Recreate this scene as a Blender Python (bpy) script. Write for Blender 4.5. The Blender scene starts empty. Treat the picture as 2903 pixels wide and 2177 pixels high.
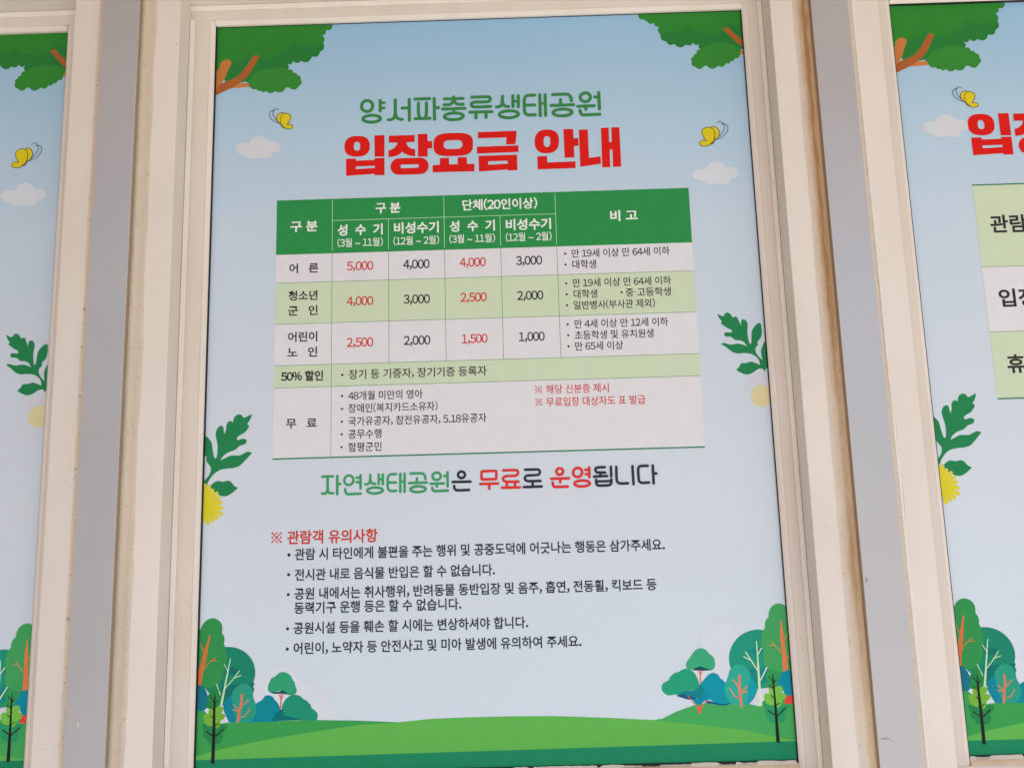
import bpy, bmesh, math, random, re
from mathutils import Vector, Matrix
from mathutils.geometry import tessellate_polygon
# ---------------------------------------------------------------- camera, sky, sun, exposure
SC = bpy.context.scene
C = SC.collection
cam_d = bpy.data.cameras.new('camera'); cam = bpy.data.objects.new('camera', cam_d); C.objects.link(cam)
cam_d.sensor_width = 36.0; cam_d.lens = 27.034; cam_d.clip_start = 0.02; cam_d.clip_end = 200
cam.matrix_world = Matrix(((0.99955, 0.02887, 0.008094, 0), (0.012171, -0.143977, -0.989506, -1.078), (-0.027402, 0.98916, -0.144264, 1.45), (0, 0, 0, 1)))
SC.camera = cam
SUN_EL, SUN_ROT = math.radians(58), math.radians(192)
world = bpy.data.worlds.new('World'); SC.world = world; world.use_nodes = True
wn = world.node_tree.nodes; bg = wn['Background']
sky = wn.new('ShaderNodeTexSky'); sky.sky_type = 'NISHITA'; sky.sun_disc = False
sky.sun_elevation = SUN_EL; sky.sun_rotation = SUN_ROT; sky.dust_density = 2.0; sky.air_density = 1.0; sky.ozone_density = 1.0
world.node_tree.links.new(sky.outputs[0], bg.inputs[0]); bg.inputs[1].default_value = 0.11
# high sun in front of the building: the deep eave keeps the wall in shade, sunlit paving throws light up at it
sd = bpy.data.lights.new('sun', 'SUN'); sd.energy = 4.0; sd.angle = math.radians(0.6); sd.color = (1.0, .98, .96)
sun = bpy.data.objects.new('sun', sd); C.objects.link(sun)
dirv = Vector((math.sin(SUN_ROT) * math.cos(SUN_EL), math.cos(SUN_ROT) * math.cos(SUN_EL), math.sin(SUN_EL)))
sun.rotation_euler = dirv.to_track_quat('Z', 'Y').to_euler(); sun.location = (0, -6, 8)
SC.view_settings.view_transform = 'Standard'; SC.view_settings.look = 'None'; SC.view_settings.exposure = 1.13
SC.view_settings.gamma = 1.0; SC.view_settings.use_curve_mapping = False
SC.cycles.max_bounces = 6

# ---------------------------------------------------------------- helpers
E_LIGHT = (0.95, 0.88, 0.82)   # light reaching the wall, used to turn picture colours into base colours
def lin(c):
    out = []
    for v, e in zip(c, E_LIGHT):
        v /= 255.0
        l = v / 12.92 if v <= 0.04045 else ((v + 0.055) / 1.055) ** 2.4
        out.append(min(0.86, l / e))
    return tuple(out) + (1.0,)

def nodes(m):
    m.use_nodes = True
    nt = m.node_tree
    return nt, nt.nodes, nt.links, nt.nodes['Principled BSDF']

INKS = {}
def ink(name, rgb, rough=0.55, var=0.05):
    """printed colour: a flat ink with very slight uneven density"""
    m = bpy.data.materials.new(name)
    nt, N, Lk, b = nodes(m)
    c = lin(rgb)
    tc = N.new('ShaderNodeTexCoord'); nz = N.new('ShaderNodeTexNoise')
    nz.inputs['Scale'].default_value = 45; nz.inputs['Detail'].default_value = 4
    mx = N.new('ShaderNodeMix'); mx.data_type = 'RGBA'
    mx.inputs[6].default_value = tuple(v * (1 - var) for v in c[:3]) + (1,)
    mx.inputs[7].default_value = tuple(min(.88, v * (1 + var)) for v in c[:3]) + (1,)
    Lk.new(tc.outputs['Object'], nz.inputs['Vector']); Lk.new(nz.outputs['Fac'], mx.inputs[0])
    Lk.new(mx.outputs[2], b.inputs['Base Color'])
    b.inputs['Roughness'].default_value = rough
    b.inputs['Specular IOR Level'].default_value = 0.08
    INKS[name] = m
    return m

def link(o, parent=None):
    C.objects.link(o)
    if parent: o.parent = parent
    return o

def tag(o, label=None, cat=None, group=None, kind=None):
    if label: o['label'] = label
    if cat: o['category'] = cat
    if group: o['group'] = group
    if kind: o['kind'] = kind
    return o

def mesh_obj(name, verts, faces, mats, fmat=None, parent=None, smooth=False):
    me = bpy.data.meshes.new(name)
    me.from_pydata(verts, [], faces)
    for m in mats: me.materials.append(m)
    if fmat: me.polygons.foreach_set('material_index', fmat)
    if smooth: me.polygons.foreach_set('use_smooth', [True] * len(me.polygons))
    me.update()
    return link(bpy.data.objects.new(name, me), parent)

# ---------------------------------------------------------------- flat printed shapes
def spline(pts, closed=True, step=5):
    """Catmull-Rom through the points; a third value marks a sharp corner"""
    n = len(pts); out = []
    last = n if closed else n - 1
    for i in range(last):
        p1, p2 = pts[i], pts[(i + 1) % n]
        c1, c2 = len(p1) > 2, len(p2) > 2
        out.append((p1[0], p1[1]))
        if c1 and c2: continue
        p0 = pts[(i - 1) % n] if (closed or i > 0) else p1
        p3 = pts[(i + 2) % n] if (closed or i + 2 < n) else p2
        m1 = [(p2[k] - p0[k]) * .5 for k in (0, 1)]
        m2 = [(p3[k] - p1[k]) * .5 for k in (0, 1)]
        if c1: m1 = [(p2[k] - p1[k]) * 1.0 - .5 * m2[k] for k in (0, 1)]
        if c2: m2 = [(p2[k] - p1[k]) * 1.0 - .5 * m1[k] for k in (0, 1)]
        seg = math.hypot(p2[0] - p1[0], p2[1] - p1[1])
        st = max(2, min(step + 3, int(seg / 1.2)))
        for s in range(1, st):
            t = s / st; t2 = t * t; t3 = t2 * t
            out.append(tuple((2*t3-3*t2+1)*p1[k] + (t3-2*t2+t)*m1[k] + (-2*t3+3*t2)*p2[k] + (t3-t2)*m2[k] for k in (0, 1)))
    if not closed: out.append((pts[-1][0], pts[-1][1]))
    return out

def clip(loop, x0, x1, z0, z1):
    for ax, lim, sg in ((0, x0, 1), (0, x1, -1), (1, z0, 1), (1, z1, -1)):
        out = []
        if not loop: return loop
        for i in range(len(loop)):
            a, b = loop[i - 1], loop[i]
            da, db = (a[ax] - lim) * sg, (b[ax] - lim) * sg
            if (da >= 0) != (db >= 0):
                t = da / (da - db); out.append(tuple(a[k] + (b[k] - a[k]) * t for k in (0, 1)))
            if db >= 0: out.append(b)
        loop = out
    return loop

class Flat:
    """collects flat shapes (mm, poster coordinates) into one thin printed mesh"""
    def __init__(s, layer): s.v, s.f, s.m, s.mats, s.d = [], [], [], [], layer * 0.06
    def mat(s, c):
        m = INKS[c]
        if m not in s.mats: s.mats.append(m)
        return s.mats.index(m)
    def add(s, verts2, faces, c):
        b = len(s.v); mi = s.mat(c)
        s.v += [((x - OX) / 1000, -s.d / 1000, (z - OZ) / 1000) for x, z in verts2]
        for f in faces:
            a = 0
            for i in range(len(f)):
                p, q = verts2[f[i]], verts2[f[(i + 1) % len(f)]]; a += p[0] * q[1] - q[0] * p[1]
            f = tuple(f) if a > 0 else tuple(reversed(f))
            s.f.append(tuple(b + i for i in f)); s.m.append(mi)
        s.d += 0.008
    def poly(s, c, loops, cl=True):
        ls = [spline(l) for l in loops]
        if cl: ls = [clip(l, *RECT) for l in ls]
        ls = [l for l in ls if len(l) > 2]
        if not ls: return
        flat = [p for l in ls for p in l]
        tris = tessellate_polygon([[Vector((x, z, 0)) for x, z in l] for l in ls])
        s.add(flat, tris, c)
    def stroke(s, c, w, pts, smooth, closed=False):
        P = spline([(p[0], p[1]) for p in pts], closed) if smooth and len(pts) > 2 else [(p[0], p[1]) for p in pts]
        n = len(P); h = w / 2; L_, R_ = [], []
        for i in range(n):
            a = P[i - 1] if (closed or i) else P[i]
            b = P[(i + 1) % n] if (closed or i < n - 1) else P[i]
            dx, dz = b[0] - a[0], b[1] - a[1]; r = math.hypot(dx, dz) or 1
            L_.append((P[i][0] - dz / r * h, P[i][1] + dx / r * h)); R_.append((P[i][0] + dz / r * h, P[i][1] - dx / r * h))
        fs = [(i, (i + 1) % n, n + (i + 1) % n, n + i) for i in range(n if closed else n - 1)]
        vs = L_ + R_
        if not closed:
            for i, j in ((0, 1), (n - 1, n - 2)):
                d = (P[i][0] - P[j][0], P[i][1] - P[j][1]); r = math.hypot(*d) or 1; a0 = math.atan2(d[1], d[0])
                k = len(vs); vs.append(P[i])
                for q in range(9):
                    a = a0 - math.pi / 2 + math.pi * q / 8
                    vs.append((P[i][0] + h * math.cos(a), P[i][1] + h * math.sin(a)))
                fs += [(k, k + 1 + q, k + 2 + q) for q in range(8)]
        s.add(vs, fs, c)
    def rect(s, c, x0, x1, z0, z1): s.add([(x0, z0), (x1, z0), (x1, z1), (x0, z1)], [(0, 1, 2, 3)], c)
    def disc(s, c, x, z, r):
        s.add([(x + r * math.cos(math.pi * i / 7), z + r * math.sin(math.pi * i / 7)) for i in range(14)], [tuple(range(14))], c)
    def prims(s, ps):
        for p in ps:
            if p[0] == 'P': s.poly(p[1], p[2])
            elif p[0] == 'S':
                s.stroke(p[1], p[2], p[3], p[4])
            elif p[0] == 'R': s.stroke(p[1], p[2], p[3], True, True)
    def text(s, txt, c, wt, xl, xr, zc, em):
        """set a line glyph by glyph, then fit its ink between xl and xr"""
        x, vs, fs, parts = 0.0, [], [], []
        for ch in txt:
            adv = ADV.get(ch, 0.55 if ch.isdigit() else 0.92)
            if ch == ' ': x += adv; continue
            if ch in ('\u203b', '\u00b7'):
                g = MARKS[ch]
                off = x
            else:
                g = GLYPHS[(ch, wt)]
                gx = [v[0] for v in g[0]]
                off = x if adv == .92 else x + adv / 2 - (min(gx) + max(gx)) / 2
            b = len(vs)
            vs += [(px + off, py) for px, py in g[0]]; fs += [tuple(b + i for i in f) for f in g[1]]
            x += adv
        a, b = min(v[0] for v in vs), max(v[0] for v in vs)
        mid = 0.385 if re.search('[가-힣]', txt) else 0.367
        s.add([(xl + (px - a) / (b - a) * (xr - xl), zc + (py - mid) * em) for px, py in vs], fs, c)
    def build(s, name, parent):
        return mesh_obj(name, s.v, s.f, s.mats, s.m, parent)

ADV = {' ': .27, ',': .27, '.': .27, '(': .33, ')': .33, '%': .86, '~': .62, '\u203b': .95, '\u00b7': .3}
GLYPHS = {}
def load_glyphs(lines):
    """outlines of every character needed, taken once from Blender's own typeface (its full-width figures match the Hangul)"""
    STEP = 4.0
    for wt in sorted({t[3] for t in lines}):
        chars = sorted({ch for t in lines if t[3] == wt for ch in t[1] if ch not in ' \u203b\u00b7'})
        cu = bpy.data.curves.new('lettering', 'FONT'); cu.offset = wt; cu.resolution_u = 3; cu.space_line = STEP
        cu.body = '\n'.join(chr(ord(ch) + 0xFEE0) if ord(ch) < 126 else ch for ch in chars)
        o = bpy.data.objects.new('lettering', cu); C.objects.link(o)
        bpy.context.view_layer.update()
        ev = o.evaluated_get(bpy.context.evaluated_depsgraph_get()); me = ev.to_mesh()
        row = [round((.38 - v.co.y) / STEP) for v in me.vertices]
        for k, ch in enumerate(chars): GLYPHS[(ch, wt)] = ([], [])
        idx = {}
        for i, v in enumerate(me.vertices):
            g = GLYPHS[(chars[row[i]], wt)][0]; idx[i] = len(g); g.append((v.co.x, v.co.y + STEP * row[i]))
        for p in me.polygons:
            GLYPHS[(chars[row[p.vertices[0]]], wt)][1].append(tuple(idx[i] for i in p.vertices))
        ev.to_mesh_clear(); bpy.data.objects.remove(o); bpy.data.curves.remove(cu)
def _disc(x, y, r): return [(x + r * math.cos(math.pi * i / 6), y + r * math.sin(math.pi * i / 6)) for i in range(12)]
def _mark(quads, discs):
    vs, fs = [], []
    for q in quads + [_disc(*d) for d in discs]: fs.append(tuple(range(len(vs), len(vs) + len(q)))); vs += q
    return vs, fs
_t = .035
MARKS = {'\u203b': _mark([[(.08 - _t, .05 + _t), (.08 + _t, .05 - _t), (.45, .405 - _t), (.45, .405 + _t)], [(.45, .405 - _t), (.82 + _t, .76 - _t), (.82 - _t, .76 + _t), (.45, .405 + _t)],
                      [(.08 + _t, .76 + _t), (.08 - _t, .76 - _t), (.45 - _t * 1.4, .405), (.45, .405 + _t * 1.4)], [(.45, .405 - _t * 1.4), (.82 - _t, .05 - _t), (.82 + _t, .05 + _t), (.45 + _t * 1.4, .405)]],
                     [(.45, .70, .07), (.45, .11, .07), (.14, .405, .07), (.76, .405, .07)]),
         '\u00b7': _mark([], [(.15, .39, .055)])}

# ---------------------------------------------------------------- solid pieces (metres)
def box(name, x0, x1, y0, y1, z0, z1, mat, parent=None, bev=0.0):
    bm = bmesh.new()
    vs = [bm.verts.new(p) for p in ((x0,y0,z0),(x1,y0,z0),(x1,y1,z0),(x0,y1,z0),(x0,y0,z1),(x1,y0,z1),(x1,y1,z1),(x0,y1,z1))]
    for f in ((0,3,2,1),(4,5,6,7),(0,1,5,4),(1,2,6,5),(2,3,7,6),(3,0,4,7)): bm.faces.new([vs[i] for i in f])
    if bev: bmesh.ops.bevel(bm, geom=bm.edges[:], offset=bev, segments=3, affect='EDGES', profile=.6)
    me = bpy.data.meshes.new(name); bm.to_mesh(me); bm.free(); me.materials.append(mat)
    for p in me.polygons: p.use_smooth = bev > 0
    if bev: me.set_sharp_from_angle(angle=math.radians(50))
    return link(bpy.data.objects.new(name, me), parent)

def extrude(name, prof, axis, a0, a1, mat, parent=None, bev=.0009):
    """prof: list of (u, depth) mm, open outline closed at the back; axis 'z' -> u is x, 'x' -> u is z"""
    n = len(prof); vs = []
    for a in (a0, a1):
        for u, d in prof:
            vs.append((u / 1000, -d / 1000, a / 1000) if axis == 'z' else (a / 1000, -d / 1000, u / 1000))
    fs = [(i, (i + 1) % n, n + (i + 1) % n, n + i) for i in range(n)] + [tuple(range(n - 1, -1, -1)), tuple(range(n, 2 * n))]
    o = mesh_obj(name, vs, fs, [mat], None, parent)
    bm = bmesh.new(); bm.from_mesh(o.data); bmesh.ops.recalc_face_normals(bm, faces=bm.faces[:])
    long_e = [e for e in bm.edges if abs((e.verts[0].co - e.verts[1].co)['xyz'.index(axis)]) > 1e-4]
    bmesh.ops.bevel(bm, geom=long_e, offset=bev, segments=3, affect='EDGES', profile=.5)
    for f in bm.faces: f.smooth = True
    bm.to_mesh(o.data); bm.free()
    o.data.set_sharp_from_angle(angle=math.radians(55))
    return o

# ---------------------------------------------------------------- measured layout (mm on the wall plane)
G = {'px0': -443.4,'px1': 353.3,'pz1': 2168.5,'pz0': 1096.7,'bead_l': -443.0,'face_l': -452.2,'lip_l': -474.1,'wall_l': -480.1,'seal_l': -514.5,'post_l_side': -535.8,'post_l_in': -535.4,'post_l_out': -588.1,'wall_r': 382.1,'seal_r': 414.0,'post_r_side': 437.0,'post_r_in': 437.2,'post_r_out': 489.4,'rp0': 576.1,'rwall': 538.5,'lp1': -669.9,'lwall': -636.0,'rz1': 2167.3,'lz1': 2168.5,'rz0': 1095.7,'face_t': 2171.4,'lip_t': 2192.1,'wall_t': 2197.1,'camz': 1.45,'face_r': 357.8}
TB = {'xs': [-347.4,-265.4,-183.2,-101.5,-19.7,61.8,258.0],'zs': [1889.8,1856.4,1806.8,1764.4,1703.5,1643.0,1611.1,1510.7]}
RT = {'x0': 670.9,'zs': [1880.5,1757.0,1661.8,1566.4]}
RTITLE = (1.034,-248.1,1986.6,675.2,1990.3)
CURLS = [[0.54,(498.0,1474.9),(503.2,1469.6),(505.0,1464.1),(508.4,1458.6),(510.9,1456.9)],[0.42,(499.7,1536.9),(500.0,1520.9),(500.0,1500.4),(497.7,1487.8)],[0.36,(504.6,1538.3),(504.4,1520.8),(502.7,1506.6)],[0.42,(498.5,1469.0),(498.7,1450.3),(498.6,1446.4)],[0.36,(504.7,1453.2),(504.9,1431.5),(504.0,1403.7)],[0.36,(497.9,1408.5),(499.5,1393.1),(498.7,1370.3)],[0.48,(501.3,1334.2),(503.7,1325.1),(497.0,1314.8),(502.4,1312.4)],[0.54,(499.3,1299.8),(501.0,1279.0),(500.9,1255.4),(501.9,1236.3),(502.2,1217.3)],[0.54,(499.8,1208.6),(503.0,1195.5),(502.4,1182.5)],[0.54,(501.7,1175.4),(502.6,1166.7),(498.4,1158.2),(502.7,1156.7)]]
CHIP = [(-572.7,1181.9),(-571.7,1181.7),(-569.9,1175.9),(-570.8,1175.3),(-571.7,1176.5)]
RESID = [-464.9,1331.6,-452.4,1271.6]
SCUFFS = [[(440.3,1138.0),(449.2,1138.8),(457.5,1132.7),(449.0,1136.8),(441.6,1135.9)],[(439.4,1334.0),(442.5,1334.7),(442.7,1328.7),(439.6,1328.3)]]
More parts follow.
